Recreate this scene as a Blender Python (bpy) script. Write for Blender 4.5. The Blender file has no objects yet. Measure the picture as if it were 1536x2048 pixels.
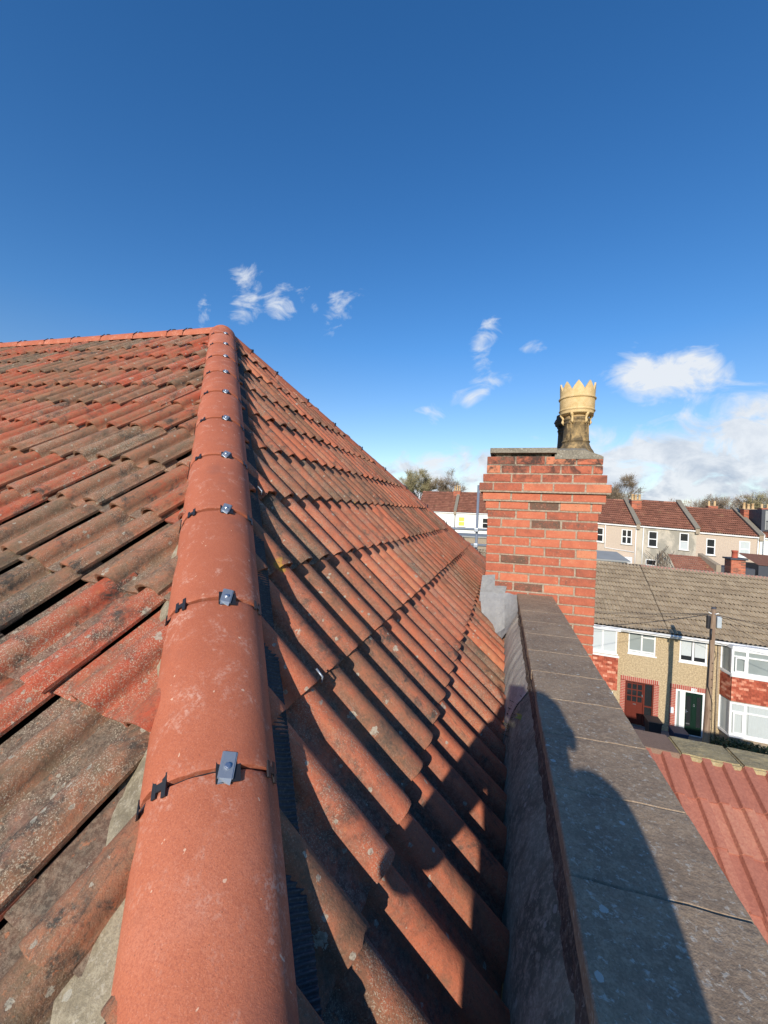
import bpy, bmesh, math, random
from mathutils import Vector, Matrix, noise
R=math.radians; PI=math.pi
random.seed(7)
S=bpy.context.scene; C=S.collection
# ------------------------------------------------------------------ camera
f_px=815.; yaw=R(16.3); pitch=R(-.25); roll=R(2.2)
Fv=Vector((-math.sin(yaw)*math.cos(pitch),math.cos(yaw)*math.cos(pitch),math.sin(pitch)))
R0=Vector((math.cos(yaw),math.sin(yaw),0)); U0=R0.cross(Fv)
Rv=R0*math.cos(roll)+U0*math.sin(roll); Uv=U0*math.cos(roll)-R0*math.sin(roll)
cd=bpy.data.cameras.new('camera'); cam=bpy.data.objects.new('camera',cd); C.objects.link(cam)
cd.sensor_fit='VERTICAL'; cd.sensor_height=36; cd.lens=36*f_px/2048; cd.clip_start=.02; cd.clip_end=3000
cam.matrix_world=Matrix(((Rv.x,Uv.x,-Fv.x,0),(Rv.y,Uv.y,-Fv.y,0),(Rv.z,Uv.z,-Fv.z,0),(0,0,0,1)))
S.camera=cam
# ------------------------------------------------------------------ sun and sky
LD=Vector((.044,.924,-.380)).normalized()
sl=bpy.data.lights.new('sun','SUN'); sl.energy=5.0; sl.angle=R(.5); sl.color=(1,.91,.79)
so=bpy.data.objects.new('sun',sl); C.objects.link(so); so.rotation_euler=LD.to_track_quat('-Z','Y').to_euler(); so.location=(0,-5,8)
W=bpy.data.worlds.new('World'); S.world=W; W.use_nodes=True
def build_world():
    t=W.node_tree; N=t.nodes; N.clear(); L=t.links.new
    def n(ty,**k):
        o=N.new(ty)
        for a,v in k.items(): setattr(o,a,v)
        return o
    out=n('ShaderNodeOutputWorld'); bg=n('ShaderNodeBackground'); bg.inputs[1].default_value=.14
    sky=n('ShaderNodeTexSky',sky_type='NISHITA',sun_disc=False,sun_elevation=math.asin(-LD.z),sun_rotation=math.atan2(-LD.x,-LD.y),
          altitude=30,air_density=1.0,dust_density=.08,ozone_density=2.2)
    hs=n('ShaderNodeHueSaturation'); hs.inputs['Hue'].default_value=.507; hs.inputs['Saturation'].default_value=1.32; hs.inputs['Value'].default_value=1.22
    L(sky.outputs[0],hs.inputs['Color'])
    hl=n('ShaderNodeHueSaturation'); hl.inputs['Hue'].default_value=.508; hl.inputs['Saturation'].default_value=1.08; hl.inputs['Value'].default_value=.95; L(sky.outputs[0],hl.inputs['Color'])
    tc=n('ShaderNodeTexCoord'); sp=n('ShaderNodeSeparateXYZ'); L(tc.outputs['Generated'],sp.inputs[0])
    def m(op,a,b=None,c=None):
        o=n('ShaderNodeMath',operation=op)
        for i,v in enumerate((a,b,c)):
            if v is None: continue
            if isinstance(v,(int,float)): o.inputs[i].default_value=v
            else: L(v,o.inputs[i])
        return o.outputs[0]
    yy=m('MAXIMUM',sp.outputs[1],.05)
    cb=n('ShaderNodeCombineXYZ'); L(m('DIVIDE',sp.outputs[0],yy),cb.inputs[0]); L(m('DIVIDE',sp.outputs[2],yy),cb.inputs[1])
    # drifting wisps: a noise field thresholded by soft patches of sky
    blobs=[(-.725,.605,.075,.10,0,1.0),(-.60,.565,.11,.045,-12,.86),(-.43,.52,.085,.055,38,.74),(-.873,.56,.025,.06,0,.72),
           (-.055,.41,.040,.07,-10,.78),(.005,.375,.075,.022,20,.80),(-.077,.297,.13,.030,28,.98),(-.206,.252,.035,.016,0,.7),
           (.29,.305,.085,.07,-12,1.5),(.37,.32,.11,.05,-14,1.35),(.435,.295,.08,.022,-10,.85),(.43,.246,.095,.028,-8,.85),(.30,.24,.05,.02,0,.6),
           (.56,.15,.40,.14,8,1.75),(.30,.10,.32,.10,0,1.6),(-.10,.105,.22,.06,0,1.40),(-.36,.09,.20,.05,0,1.0),(0,.03,3.,.10,0,1.3)]
    acc=None
    for (x,y,a,b,r,s) in blobs:
        mp=n('ShaderNodeMapping',vector_type='TEXTURE'); L(cb.outputs[0],mp.inputs[0])
        mp.inputs['Location'].default_value=(x,y,0); mp.inputs['Rotation'].default_value=(0,0,R(r)); mp.inputs['Scale'].default_value=(a,b,1)
        ln=n('ShaderNodeVectorMath',operation='LENGTH'); L(mp.outputs[0],ln.inputs[0])
        v=m('MULTIPLY',m('SUBTRACT',1.25,ln.outputs['Value']),s); v=m('MINIMUM',v,s*.8)
        acc=v if acc is None else m('MAXIMUM',acc,v)
    def nz(sc,det,rough,dist=0,off=0):
        mp=n('ShaderNodeMapping'); L(cb.outputs[0],mp.inputs[0]); mp.inputs['Scale'].default_value=(1,1.5,1); mp.inputs['Location'].default_value=(off,off*.7,off)
        o=n('ShaderNodeTexNoise'); L(mp.outputs[0],o.inputs['Vector'])
        o.inputs['Scale'].default_value=sc; o.inputs['Detail'].default_value=det; o.inputs['Roughness'].default_value=rough; o.inputs['Distortion'].default_value=dist
        return o.outputs[0]
    a=m('ADD',m('MULTIPLY',nz(10,9,.60,.7),2.9),m('MULTIPLY',acc,.95)); 
    dens=m('MULTIPLY',m('SUBTRACT',a,1.84),1.35)
    cl=n('ShaderNodeClamp'); L(dens,cl.inputs[0]); 
    ds=m('POWER',cl.outputs[0],1.3)
    # cloud body: bright rims, grey blue thick parts
    sh=m('MULTIPLY',m('SUBTRACT',nz(10,9,.62,.3,3.1),.44),4.2); c2=n('ShaderNodeClamp'); L(sh,c2.inputs[0])
    # only the low banks thicken to grey
    low=m('SUBTRACT',1.25,m('MULTIPLY',m('DIVIDE',sp.outputs[2],yy),4.2)); c3=n('ShaderNodeClamp'); L(low,c3.inputs[0])
    g=m('MULTIPLY',m('MULTIPLY',c2.outputs[0],c3.outputs[0]),.85)
    mc=n('ShaderNodeMix',data_type='RGBA'); L(g,mc.inputs['Factor']); mc.inputs['A'].default_value=(5.9,6.2,6.6,1); mc.inputs['B'].default_value=(2.3,3.0,4.1,1)
    cz=n('ShaderNodeClamp'); L(m('MULTIPLY',m('ADD',sp.outputs[2],-.02),2.9),cz.inputs[0]); ms=n('ShaderNodeMix',data_type='RGBA'); L(cz.outputs[0],ms.inputs['Factor']); L(hl.outputs[0],ms.inputs['A']); L(hs.outputs[0],ms.inputs['B'])
    mx=n('ShaderNodeMix',data_type='RGBA'); L(m('MULTIPLY',ds,.96),mx.inputs['Factor']); L(ms.outputs['Result'],mx.inputs['A']); L(mc.outputs['Result'],mx.inputs['B'])
    L(mx.outputs['Result'],bg.inputs[0]); L(bg.outputs[0],out.inputs[0])
build_world()
S.view_settings.view_transform='Standard'; S.view_settings.look='None'; S.view_settings.exposure=0; S.view_settings.gamma=1
S.cycles.max_bounces=6

# ------------------------------------------------------------------ material helpers
class NT:
    def __init__(s,name):
        s.mt=bpy.data.materials.new(name); s.mt.use_nodes=True; s.t=s.mt.node_tree; s.N=s.t.nodes; s.N.clear()
        s.out=s.N.new('ShaderNodeOutputMaterial'); s.b=s.N.new('ShaderNodeBsdfPrincipled'); s.t.links.new(s.b.outputs[0],s.out.inputs[0])
        s.tc=s.N.new('ShaderNodeTexCoord'); s.v=s.tc.outputs['Object']
    def L(s,a,b): s.t.links.new(a,b)
    def put(s,inp,v):
        if v is None: return
        if hasattr(v,'links') or hasattr(v,'is_output'): s.L(v,inp)
        else: inp.default_value=v
    def m(s,op,a,b=None,c=None,clamp=False):
        o=s.N.new('ShaderNodeMath'); o.operation=op; o.use_clamp=clamp
        for i,v in enumerate((a,b,c)): s.put(o.inputs[i],v)
        return o.outputs[0]
    def noise(s,scale,det=4,rough=.55,dist=0,sc=None,off=None,col=False):
        v=s.v
        if sc or off:
            mp=s.N.new('ShaderNodeMapping'); s.L(v,mp.inputs[0]); mp.inputs['Scale'].default_value=sc or (1,1,1); mp.inputs['Location'].default_value=off or (0,0,0); v=mp.outputs[0]
        o=s.N.new('ShaderNodeTexNoise'); s.L(v,o.inputs['Vector']); o.inputs['Scale'].default_value=scale; o.inputs['Detail'].default_value=det; o.inputs['Roughness'].default_value=rough; o.inputs['Distortion'].default_value=dist
        return o.outputs[1 if col else 0]
    def vor(s,scale,feature='F1',rand=1,sc=None):
        v=s.v
        if sc:
            mp=s.N.new('ShaderNodeMapping'); s.L(v,mp.inputs[0]); mp.inputs['Scale'].default_value=sc; v=mp.outputs[0]
        o=s.N.new('ShaderNodeTexVoronoi'); o.feature=feature; s.L(v,o.inputs['Vector']); o.inputs['Scale'].default_value=scale; o.inputs['Randomness'].default_value=rand
        return o
    def step(s,v,a,b):
        o=s.N.new('ShaderNodeMapRange'); o.interpolation_type='SMOOTHSTEP'; s.L(v,o.inputs[0]); o.inputs[1].default_value=a; o.inputs[2].default_value=b
        return o.outputs[0]
    def mix(s,f,a,b,mode='MIX'):
        o=s.N.new('ShaderNodeMix'); o.data_type='RGBA'; o.blend_type=mode
        s.put(o.inputs['Factor'],f); s.put(o.inputs['A'],(*a,1) if isinstance(a,tuple) and len(a)==3 else a); s.put(o.inputs['B'],(*b,1) if isinstance(b,tuple) and len(b)==3 else b)
        return o.outputs['Result']
    def ramp(s,v,stops,interp='LINEAR'):
        o=s.N.new('ShaderNodeValToRGB'); o.color_ramp.interpolation=interp; e=o.color_ramp.elements
        while len(e)<len(stops): e.new(.5)
        for i,(p,c) in enumerate(stops): e[i].position=p; e[i].color=(*c,1)
        s.L(v,o.inputs[0]); return o.outputs[0]
    def attr(s,name='rnd'):
        o=s.N.new('ShaderNodeAttribute'); o.attribute_name=name
        sp=s.N.new('ShaderNodeSeparateColor'); s.L(o.outputs['Color'],sp.inputs[0]); s.alpha=o.outputs['Alpha']; return sp.outputs
    def bump(s,h,strength=.5,dist=.01,prev=None):
        o=s.N.new('ShaderNodeBump'); o.inputs['Strength'].default_value=strength; o.inputs['Distance'].default_value=dist; s.L(h,o.inputs['Height'])
        if prev: s.L(prev,o.inputs['Normal'])
        return o.outputs[0]
    def fin(s,col,rough=.9,nrm=None,metal=0,spec=.3):
        s.put(s.b.inputs['Base Color'],(*col,1) if isinstance(col,tuple) and len(col)==3 else col); s.put(s.b.inputs['Roughness'],rough); s.b.inputs['Metallic'].default_value=metal
        s.b.inputs['Specular IOR Level'].default_value=spec
        if nrm: s.L(nrm,s.b.inputs['Normal'])
        return s.mt

def mat_tile(name,stops,lich=.5,dark=.5,grain=1.,speck=170,spread=.5,base=.5,axes=None):
    s=NT(name); a=s.attr()
    def dotv(v,k):
        o=s.N.new('ShaderNodeVectorMath'); o.operation='DOT_PRODUCT'; s.L(s.v,o.inputs[0]); o.inputs[1].default_value=[q*k for q in v]; return o.outputs['Value']
    cb=s.N.new('ShaderNodeCombineXYZ')
    for i_,(v_,k_) in enumerate(zip(axes,(1,.13,1))): s.L(dotv(v_,k_),cb.inputs[i_])
    v0=s.v; s.v=cb.outputs[0]; st=s.noise(34,5,.7); st2=s.noise(75,4,.7,off=(3,3,3)); s.v=v0
    n1=s.noise(4.5,6,.7); n2=s.noise(26,6,.75); n4=s.noise(95,4,.8)
    h=s.m('ADD',base,s.m('MULTIPLY',s.m('SUBTRACT',s.m('POWER',a[0],.8),.5),spread)); h=s.m('ADD',h,s.m('MULTIPLY',s.m('SUBTRACT',n1,.5),1.0)); h=s.m('ADD',h,s.m('MULTIPLY',s.m('SUBTRACT',n2,.5),.75)); h=s.m('ADD',h,s.m('MULTIPLY',s.m('SUBTRACT',n4,.5),.35)); h=s.m('ADD',h,s.m('MULTIPLY',s.m('SUBTRACT',st,.5),.75),clamp=True)
    col=s.ramp(h,stops)
    col=s.mix(s.m('MULTIPLY',s.step(st2,.55,.70),s.m('MULTIPLY',a[1],.75)),col,(.10,.078,.06))
    d=s.step(s.noise(8,7,.75,.4,off=(3,1,2)),.50,.66); dk=s.m('MULTIPLY',d,s.m('MULTIPLY',s.m('ADD',a[1],.35),dark),clamp=True)
    col=s.mix(dk,col,(.070,.058,.048))
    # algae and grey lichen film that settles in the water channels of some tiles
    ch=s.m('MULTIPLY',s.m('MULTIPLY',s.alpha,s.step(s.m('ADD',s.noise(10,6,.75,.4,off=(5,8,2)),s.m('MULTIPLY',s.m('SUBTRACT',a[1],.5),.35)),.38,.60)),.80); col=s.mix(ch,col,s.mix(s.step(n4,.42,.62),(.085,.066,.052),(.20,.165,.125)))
    pink=s.step(s.noise(12,5,.7,off=(8,1,6)),.52,.66); col=s.mix(s.m('MULTIPLY',pink,s.m('MULTIPLY',a[2],.5)),col,(.31,.16,.115))
    fl=s.step(s.noise(60,4,.7,off=(7,7,1)),.60,.68); col=s.mix(s.m('MULTIPLY',fl,.5),col,(.50,.18,.08))
    g=s.m('MAXIMUM',s.step(s.noise(speck*1.9,3,.8),.54,.63),s.m('MULTIPLY',s.step(s.noise(speck*.8,4,.8,off=(2,2,7)),.60,.66),.8)); reg=s.step(s.noise(8,6,.75,off=(1,5,3)),.36,.62)
    gg=s.m('MULTIPLY',s.m('MULTIPLY',g,reg),s.m('MULTIPLY',s.m('ADD',s.m('MULTIPLY',a[2],s.m('MULTIPLY',a[2],1.3)),.22),lich),clamp=True)
    col=s.mix(gg,col,(.46,.39,.29))
    gd=s.step(s.noise(210,3,.8,off=(4,4,4)),.57,.66); col=s.mix(s.m('MULTIPLY',gd,.45),col,(.07,.05,.04))
    # lichen: clustered rosettes of uneven size
    for sc_,th_,rar in ((38,.22,.93-.06*lich),(15,.17,.955-.03*lich)):
        v=s.vor(sc_); vc=s.N.new('ShaderNodeSeparateColor'); s.L(v.outputs['Color'],vc.inputs[0])
        ro=s.m('MULTIPLY',s.m('LESS_THAN',s.m('ADD',v.outputs['Distance'],s.m('MULTIPLY',s.m('SUBTRACT',n4,.5),.55)),th_),s.m('GREATER_THAN',vc.outputs[0],rar))
        lc=s.mix(s.step(n4,.4,.6),(.46,.43,.34),(.22,.21,.17)); col=s.mix(s.m('MULTIPLY',ro,.75),col,lc)
    cr=s.m('MULTIPLY',s.step(s.noise(13,6,.8,.3,off=(9,3,3)),.64,.70),s.m('MULTIPLY',s.m('GREATER_THAN',a[1],.72),lich),clamp=True); col=s.mix(s.m('MULTIPLY',cr,.8),col,(.50,.46,.37))
    yl=s.m('MULTIPLY',s.step(s.noise(3.1,3,.6,off=(6.3,2.2,1)),.735,.76),s.step(n2,.42,.52)); col=s.mix(s.m('MULTIPLY',yl,.8),col,(.48,.27,.05))
    bp=s.bump(s.noise(420,3,.75),.45*grain,.002); bp=s.bump(n4,.45*grain,.003,bp); bp=s.bump(n2,.5*grain,.006,bp)
    return s.fin(col,.9,bp,spec=.2)
M={}
_gl=(.1304,.7726,.6214); _el=(-.9914,.1042,.0785); _nl=(-.0041,-.6263,.7796)
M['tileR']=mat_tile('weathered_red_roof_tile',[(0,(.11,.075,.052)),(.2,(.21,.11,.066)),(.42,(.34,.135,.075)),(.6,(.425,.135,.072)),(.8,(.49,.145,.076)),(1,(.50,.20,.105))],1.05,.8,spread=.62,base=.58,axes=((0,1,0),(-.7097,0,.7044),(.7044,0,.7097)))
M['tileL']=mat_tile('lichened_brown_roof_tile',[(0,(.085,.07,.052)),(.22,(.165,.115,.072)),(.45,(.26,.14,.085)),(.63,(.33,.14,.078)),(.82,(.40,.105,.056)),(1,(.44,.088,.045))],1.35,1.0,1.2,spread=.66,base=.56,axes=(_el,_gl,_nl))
M['tileL2']=M['tileL']
def mat_ridge():
    s=NT('new_terracotta_ridge_tile'); a=s.attr()
    n1=s.noise(4,4,.6); n2=s.noise(300,3,.8); n3=s.noise(14,5,.7,.5)
    base=s.ramp(s.m('ADD',n1,s.m('MULTIPLY',s.m('SUBTRACT',a[0],.5),.25)),[(.2,(.40,.118,.060)),(.45,(.46,.138,.070)),(.62,(.51,.165,.088)),(.8,(.55,.21,.13))])
    base=s.mix(s.m('MULTIPLY',s.step(n2,.42,.68),.55),base,(.30,.08,.05)); base=s.mix(s.m('MULTIPLY',s.step(s.noise(420,2,.8,off=(5,5,5)),.58,.68),.4),base,(.62,.30,.21))
    base=s.mix(s.m('MULTIPLY',s.m('MULTIPLY',s.step(n3,.50,.70),s.step(s.noise(120,3,.7),.42,.6)),.75),base,(.62,.36,.27))
    # dark rubbed smudges and a few pale scratches
    base=s.mix(s.m('MULTIPLY',s.step(s.noise(7,4,.6,off=(4,2,9)),.56,.72),.35),base,(.26,.10,.07))
    sc=s.step(s.noise(22,2,.5,0,sc=(3.2,3.2,.5),off=(1,2,3)),.735,.745)
    base=s.mix(s.m('MULTIPLY',sc,.7),base,(.70,.50,.36))
    pit=s.vor(70); base=s.mix(s.m('MULTIPLY',s.m('LESS_THAN',pit.outputs['Distance'],.07),.5),base,(.10,.05,.04))
    bp=s.bump(s.noise(520,2,.7),.4,.0015); bp=s.bump(s.noise(90,4,.6),.22,.003,bp)
    return s.fin(base,.8,bp,spec=.3)
M['ridge']=mat_ridge()
def mat_stone(name,c1,c2,c3,sc=1.,lich=.6,bumpd=.006,rough=.95,streak=None):
    s=NT(name)
    n1=s.noise(3.5*sc,6,.65); n2=s.noise(30*sc,5,.7); n3=s.noise(110*sc,4,.75)
    col=s.mix(s.step(n1,.35,.65),c1,c2); col=s.mix(s.m('MULTIPLY',s.step(n2,.45,.65),.6),col,c3)
    col=s.mix(s.m('MULTIPLY',s.step(n3,.40,.62),.45),col,tuple(x*.45 for x in c1))
    li=s.m('MULTIPLY',s.step(s.noise(48*sc,4,.7,.4,off=(5,5,5)),.56,.66),lich); col=s.mix(li,col,(.50,.46,.38))
    v=s.vor(14*sc); vc=s.N.new('ShaderNodeSeparateColor'); s.L(v.outputs['Color'],vc.inputs[0])
    sp=s.m('MULTIPLY',s.m('LESS_THAN',s.m('ADD',v.outputs['Distance'],s.m('MULTIPLY',s.m('SUBTRACT',n2,.5),.4)),.17),s.m('GREATER_THAN',vc.outputs[1],.82)); col=s.mix(s.m('MULTIPLY',sp,lich),col,(.50,.50,.44))
    bp=s.bump(s.noise(260*sc,3,.75),.45,bumpd*.3); bp=s.bump(n2,.5,bumpd,bp)
    return s.fin(col,rough,bp,spec=.2)
M['coping']=mat_stone('weathered_coping_concrete',(.40,.295,.195),(.28,.205,.14),(.48,.36,.245),1.9,.8,.006)
M['cap']=mat_stone('lichened_concrete_cap',(.27,.24,.19),(.20,.18,.14),(.38,.34,.26),2.,.6,.004)
M['yellowstone']=mat_stone('yellow_lichened_coping_stone',(.46,.37,.20),(.30,.245,.14),(.60,.49,.27),2.2,.5,.008)
M['brownslab']=mat_stone('plain_brown_coping_slab',(.28,.19,.14),(.25,.17,.125),(.31,.21,.155),1.4,.05,.003)
M['gutter']=mat_stone('weathered_lead_and_cement',(.34,.35,.26),(.12,.13,.095),(.52,.51,.39),1.6,.5,.008)
M['sunlit_cement']=mat_stone('sunlit_pale_cement',(.66,.63,.54),(.46,.44,.37),(.78,.74,.64),1.6,.4,.006)  # paler lining colour with the sunlight on the far stretch painted in
M['mortar_bed']=mat_stone('old_grey_mortar_bedding',(.36,.31,.22),(.22,.19,.13),(.46,.41,.30),2.,.4,.008)
M['pinkmortar']=mat_stone('pinkish_mortar_fillet',(.17,.135,.105),(.08,.065,.055),(.34,.27,.20),2.,.4,.01)
def mat_simple(name,c,rough=.6,metal=0,bump=None,var=.15,vs=6,spec=.4,dirt=None):
    s=NT(name); n1=s.noise(vs,4,.6); col=s.mix(s.m('MULTIPLY',n1,1.),tuple(x*(1-var) for x in c),tuple(min(1,x*(1+var)) for x in c))
    if dirt: col=s.mix(s.m('MULTIPLY',s.step(s.noise(vs*2.3,5,.7,off=(2,8,1)),.5,.7),dirt[1]),col,dirt[0])
    bp=s.bump(s.noise(bump[0],3,.6),bump[1],bump[2]) if bump else None
    return s.fin(col,rough,bp,metal,spec)
M['lead']=mat_simple('dull_lead_sheet',(.25,.255,.26),.6,0,(26,.9,.012),.3,12,dirt=((.33,.33,.31),.5))
M['galv']=mat_simple('galvanised_steel',(.34,.38,.43),.42,.5,(40,.3,.002),.12,30)
M['galvbox']=mat_simple('pale_grey_plastic_box',(.42,.47,.50),.5)
M['steel']=mat_simple('screw_steel',(.7,.72,.75),.28,.9)
M['blackplastic']=mat_simple('black_plastic_seal',(.022,.022,.026),.5,0,(60,.3,.002),.2,30)
M['rollmat']=mat_simple('dark_blue_grey_pleated_flashing',(.040,.043,.050),.62,0,(300,.3,.001),.3,60,dirt=((.22,.20,.17),.35))
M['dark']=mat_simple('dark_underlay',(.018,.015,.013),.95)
M['whitepvc']=mat_simple('white_upvc',(.80,.80,.78),.35,0,None,.04,3)
M['white_render']=mat_simple('white_painted_render',(.80,.79,.73),.8,0,(20,.2,.01),.06,.6)
M['greenpaint']=mat_simple('dark_green_door_paint',(.007,.024,.016),.3,0,None,.1)
M['redpaint']=mat_simple('dark_red_stained_timber',(.12,.022,.013),.42,0,(30,.2,.003),.2,12)
M['blackpaint']=mat_simple('black_painted_metal',(.015,.015,.017),.5)
M['navy']=mat_simple('navy_plastic',(.02,.035,.075),.5)
M['asphalt']=mat_simple('asphalt',(.052,.052,.055),.9,0,(30,.4,.01),.2,2)
M['paving']=mat_simple('concrete_paving',(.20,.19,.17),.9,0,(20,.3,.01),.2,2)
M['grassm']=mat_simple('rough_grass',(.07,.095,.03),.95,0,(3,.6,.2),.5,.25)
M['bark']=mat_simple('grey_brown_bark',(.14,.105,.075),.95,0,None,.25,3)
M['twigs']=mat_simple('winter_twigs_brown',(.24,.18,.12),.95,0,None,.3,.5)
M['twigs2']=mat_simple('budding_twigs_olive',(.30,.26,.14),.95,0,None,.3,.5)
M['leafm']=mat_simple('dark_evergreen_leaf',(.03,.06,.018),.7,0,None,.4,3)
M['dryleaf']=mat_simple('dry_yellow_leaf',(.50,.36,.07),.7,0,None,.3,40)
M['moss']=mat_simple('dark_moss_and_twigs',(.06,.07,.025),.95,0,None,.5,40)
M['moss2']=mat_simple('grey_green_moss',(.15,.135,.06),.95,0,None,.5,30)
M['slate']=mat_simple('dark_grey_cladding',(.055,.06,.075),.6,0,None,.15,1)
M['felt']=mat_simple('grey_felt_roof',(.30,.31,.30),.8,0,(6,.3,.02),.2,1)
M['skin']=mat_simple('skin',(.50,.30,.22),.6); M['jacket']=mat_simple('navy_work_jacket',(.025,.035,.06),.9,0,(80,.4,.003),.2,10)
M['trousers']=mat_simple('grey_work_trousers',(.06,.06,.065),.9,0,(80,.4,.003)); M['hair']=mat_simple('brown_hair',(.06,.035,.02),.8,0,(200,.6,.002))
M['boot']=mat_simple('tan_leather_boot',(.16,.09,.04),.7); M['board']=mat_simple('scaffold_board_timber',(.36,.25,.14),.85,0,(40,.4,.003),.25,5)
M['yellow']=mat_simple('yellow_blind_fabric',(.75,.58,.12),.8); M['curtain']=mat_simple('white_net_curtain',(.46,.50,.49),.9,0,None,.08,10)
M['blind']=mat_simple('pale_roller_blind',(.50,.54,.54),.8,0,None,.05,2)
def mat_glass(name,c,rough=.08):
    s=NT(name); n=s.noise(1.2,2,.5); return s.fin(s.mix(n,c,tuple(x*1.5+.01 for x in c)),rough,s.bump(s.noise(2,1,.4),.06,.05),spec=.7)
M['glass']=mat_glass('dark_window_glass',(.035,.042,.045)); M['glassg']=mat_glass('grey_green_window_glass',(.22,.25,.24),.12); M['glassd']=mat_glass('black_window_glass',(.012,.014,.016))
M['glassp']=mat_glass('pale_curtained_glass',(.42,.46,.45),.15)
def mat_roughcast(name,c,d,stain=.0):
    s=NT(name); n=s.noise(16,6,.8); n2=s.noise(1.1,4,.6)
    col=s.mix(s.step(n,.40,.60),d,c); col=s.mix(s.m('MULTIPLY',s.step(n2,.42,.68),.3),col,tuple(x*.8 for x in c))
    if stain: col=s.mix(s.m('MULTIPLY',s.step(s.noise(.9,6,.65,.4,sc=(1,1,.6),off=(1,0,4)),.45,.62),stain),col,(.26,.25,.21))
    return s.fin(col,.95,s.bump(n,.7,.02),spec=.15)
M['pebble']=mat_roughcast('tan_pebbledash',(.56,.445,.275),(.33,.25,.155)); M['pinkcast']=mat_roughcast('pinkish_roughcast',(.60,.49,.39),(.44,.36,.28)); M['greycast']=mat_roughcast('grey_stained_render',(.56,.50,.40),(.48,.43,.35),.75)
M['sidewall']=mat_roughcast('brown_grey_roughcast',(.40,.33,.24),(.28,.22,.16))
def mat_wood():
    s=NT('weathered_pole_timber'); n=s.noise(14,5,.7,.3,sc=(1,1,.08)); col=s.ramp(n,[(.3,(.15,.09,.06)),(.5,(.27,.19,.13)),(.7,(.38,.29,.21))])
    return s.fin(col,.9,s.bump(n,.6,.01),spec=.2)
M['polewood']=mat_wood()
def mat_roofrow(name,stops,grain=.3,moss=None,sc=1.,lip=0):
    s=NT(name); a=s.attr(); n=s.noise(3*sc,5,.7); n2=s.noise(24*sc,4,.75)
    h=s.m('ADD',a[0],s.m('MULTIPLY',s.m('SUBTRACT',n,.5),.7)); h=s.m('ADD',h,s.m('MULTIPLY',s.m('SUBTRACT',n2,.5),grain),clamp=True)
    col=s.ramp(h,stops)
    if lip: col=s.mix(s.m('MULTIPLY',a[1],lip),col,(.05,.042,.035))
    if moss: col=s.mix(s.m('MULTIPLY',s.step(s.noise(1.6*sc,6,.75,off=(3,3,3)),.60,.68),moss[1]),col,moss[0])
    return s.fin(col,.92,s.bump(n2,.5,.01),spec=.2)
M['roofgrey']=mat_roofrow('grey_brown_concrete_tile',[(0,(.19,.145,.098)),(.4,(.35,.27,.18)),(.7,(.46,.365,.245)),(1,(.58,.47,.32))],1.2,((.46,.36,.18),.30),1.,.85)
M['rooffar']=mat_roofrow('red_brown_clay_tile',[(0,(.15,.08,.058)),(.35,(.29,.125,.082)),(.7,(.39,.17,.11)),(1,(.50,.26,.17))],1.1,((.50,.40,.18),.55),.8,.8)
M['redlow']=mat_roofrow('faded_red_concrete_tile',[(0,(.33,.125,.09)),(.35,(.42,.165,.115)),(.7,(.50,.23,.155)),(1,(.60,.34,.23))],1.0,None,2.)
def mat_brick(name,mul=1.,soot=None):
    s=NT(name); a=s.attr()
    n=s.noise(18,5,.7); n2=s.noise(130,4,.75)
    h=s.m('ADD',s.m('ADD',a[0],s.m('MULTIPLY',s.m('SUBTRACT',n,.5),.9)),s.m('MULTIPLY',s.m('SUBTRACT',n2,.5),.9),clamp=True)
    col=s.ramp(h,[(0,(.13,.09,.065)),(.12,(.22,.10,.07)),(.3,(.38,.115,.07)),(.55,(.50,.15,.085)),(.8,(.57,.18,.10)),(1,(.60,.24,.13))])
    col=s.mix(s.m('MULTIPLY',s.step(n2,.5,.62),.35),col,(.34,.10,.055)); col=s.mix(s.m('MULTIPLY',s.step(s.noise(60,4,.7,off=(2,2,2)),.6,.68),.5),col,(.62,.34,.22))
    if soot:
        z=s.N.new('ShaderNodeSeparateXYZ'); s.L(s.v,z.inputs[0])
        zz=s.step(z.outputs[2],soot[0],soot[1]); k=s.m('MULTIPLY',s.m('MULTIPLY',zz,s.step(s.noise(8,6,.75,.6,off=(0,0,5)),.42,.60)),1.1); 
        col=s.mix(s.m('MULTIPLY',k,.85,clamp=True),col,(.06,.045,.038))
    col=s.mix(s.m('MULTIPLY',s.step(s.noise(28,6,.75,.3,off=(1,9,2)),.62,.70),.6),col,(.16,.10,.07))
    bp=s.bump(n2,.8,.004); bp=s.bump(n,.7,.010,bp)
    return s.fin(col,.9,bp,spec=.2)
M['brick']=mat_brick('orange_red_brick',1,(.18,.42))
M['brick2']=mat_brick('small_red_brick'); M['brick3']=mat_simple('dark_pink_red_brick',(.38,.085,.062),.9,0,None,.35,9); M['whitepoint']=mat_simple('pale_pointing',(.52,.42,.33),.95)
def mat_mortar():
    s=NT('pale_lime_mortar'); n=s.noise(60,5,.75); z=s.N.new('ShaderNodeSeparateXYZ'); s.L(s.v,z.inputs[0])
    col=s.mix(s.step(n,.35,.65),(.28,.22,.165),(.45,.37,.28)); k=s.m('MULTIPLY',s.step(z.outputs[2],.36,.45),s.step(s.noise(7,4,.7),.40,.55)); col=s.mix(s.m('MULTIPLY',k,.8),col,(.05,.045,.04))
    return s.fin(col,.95,s.bump(n,.8,.006),spec=.1)
M['mortar']=mat_mortar()
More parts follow.
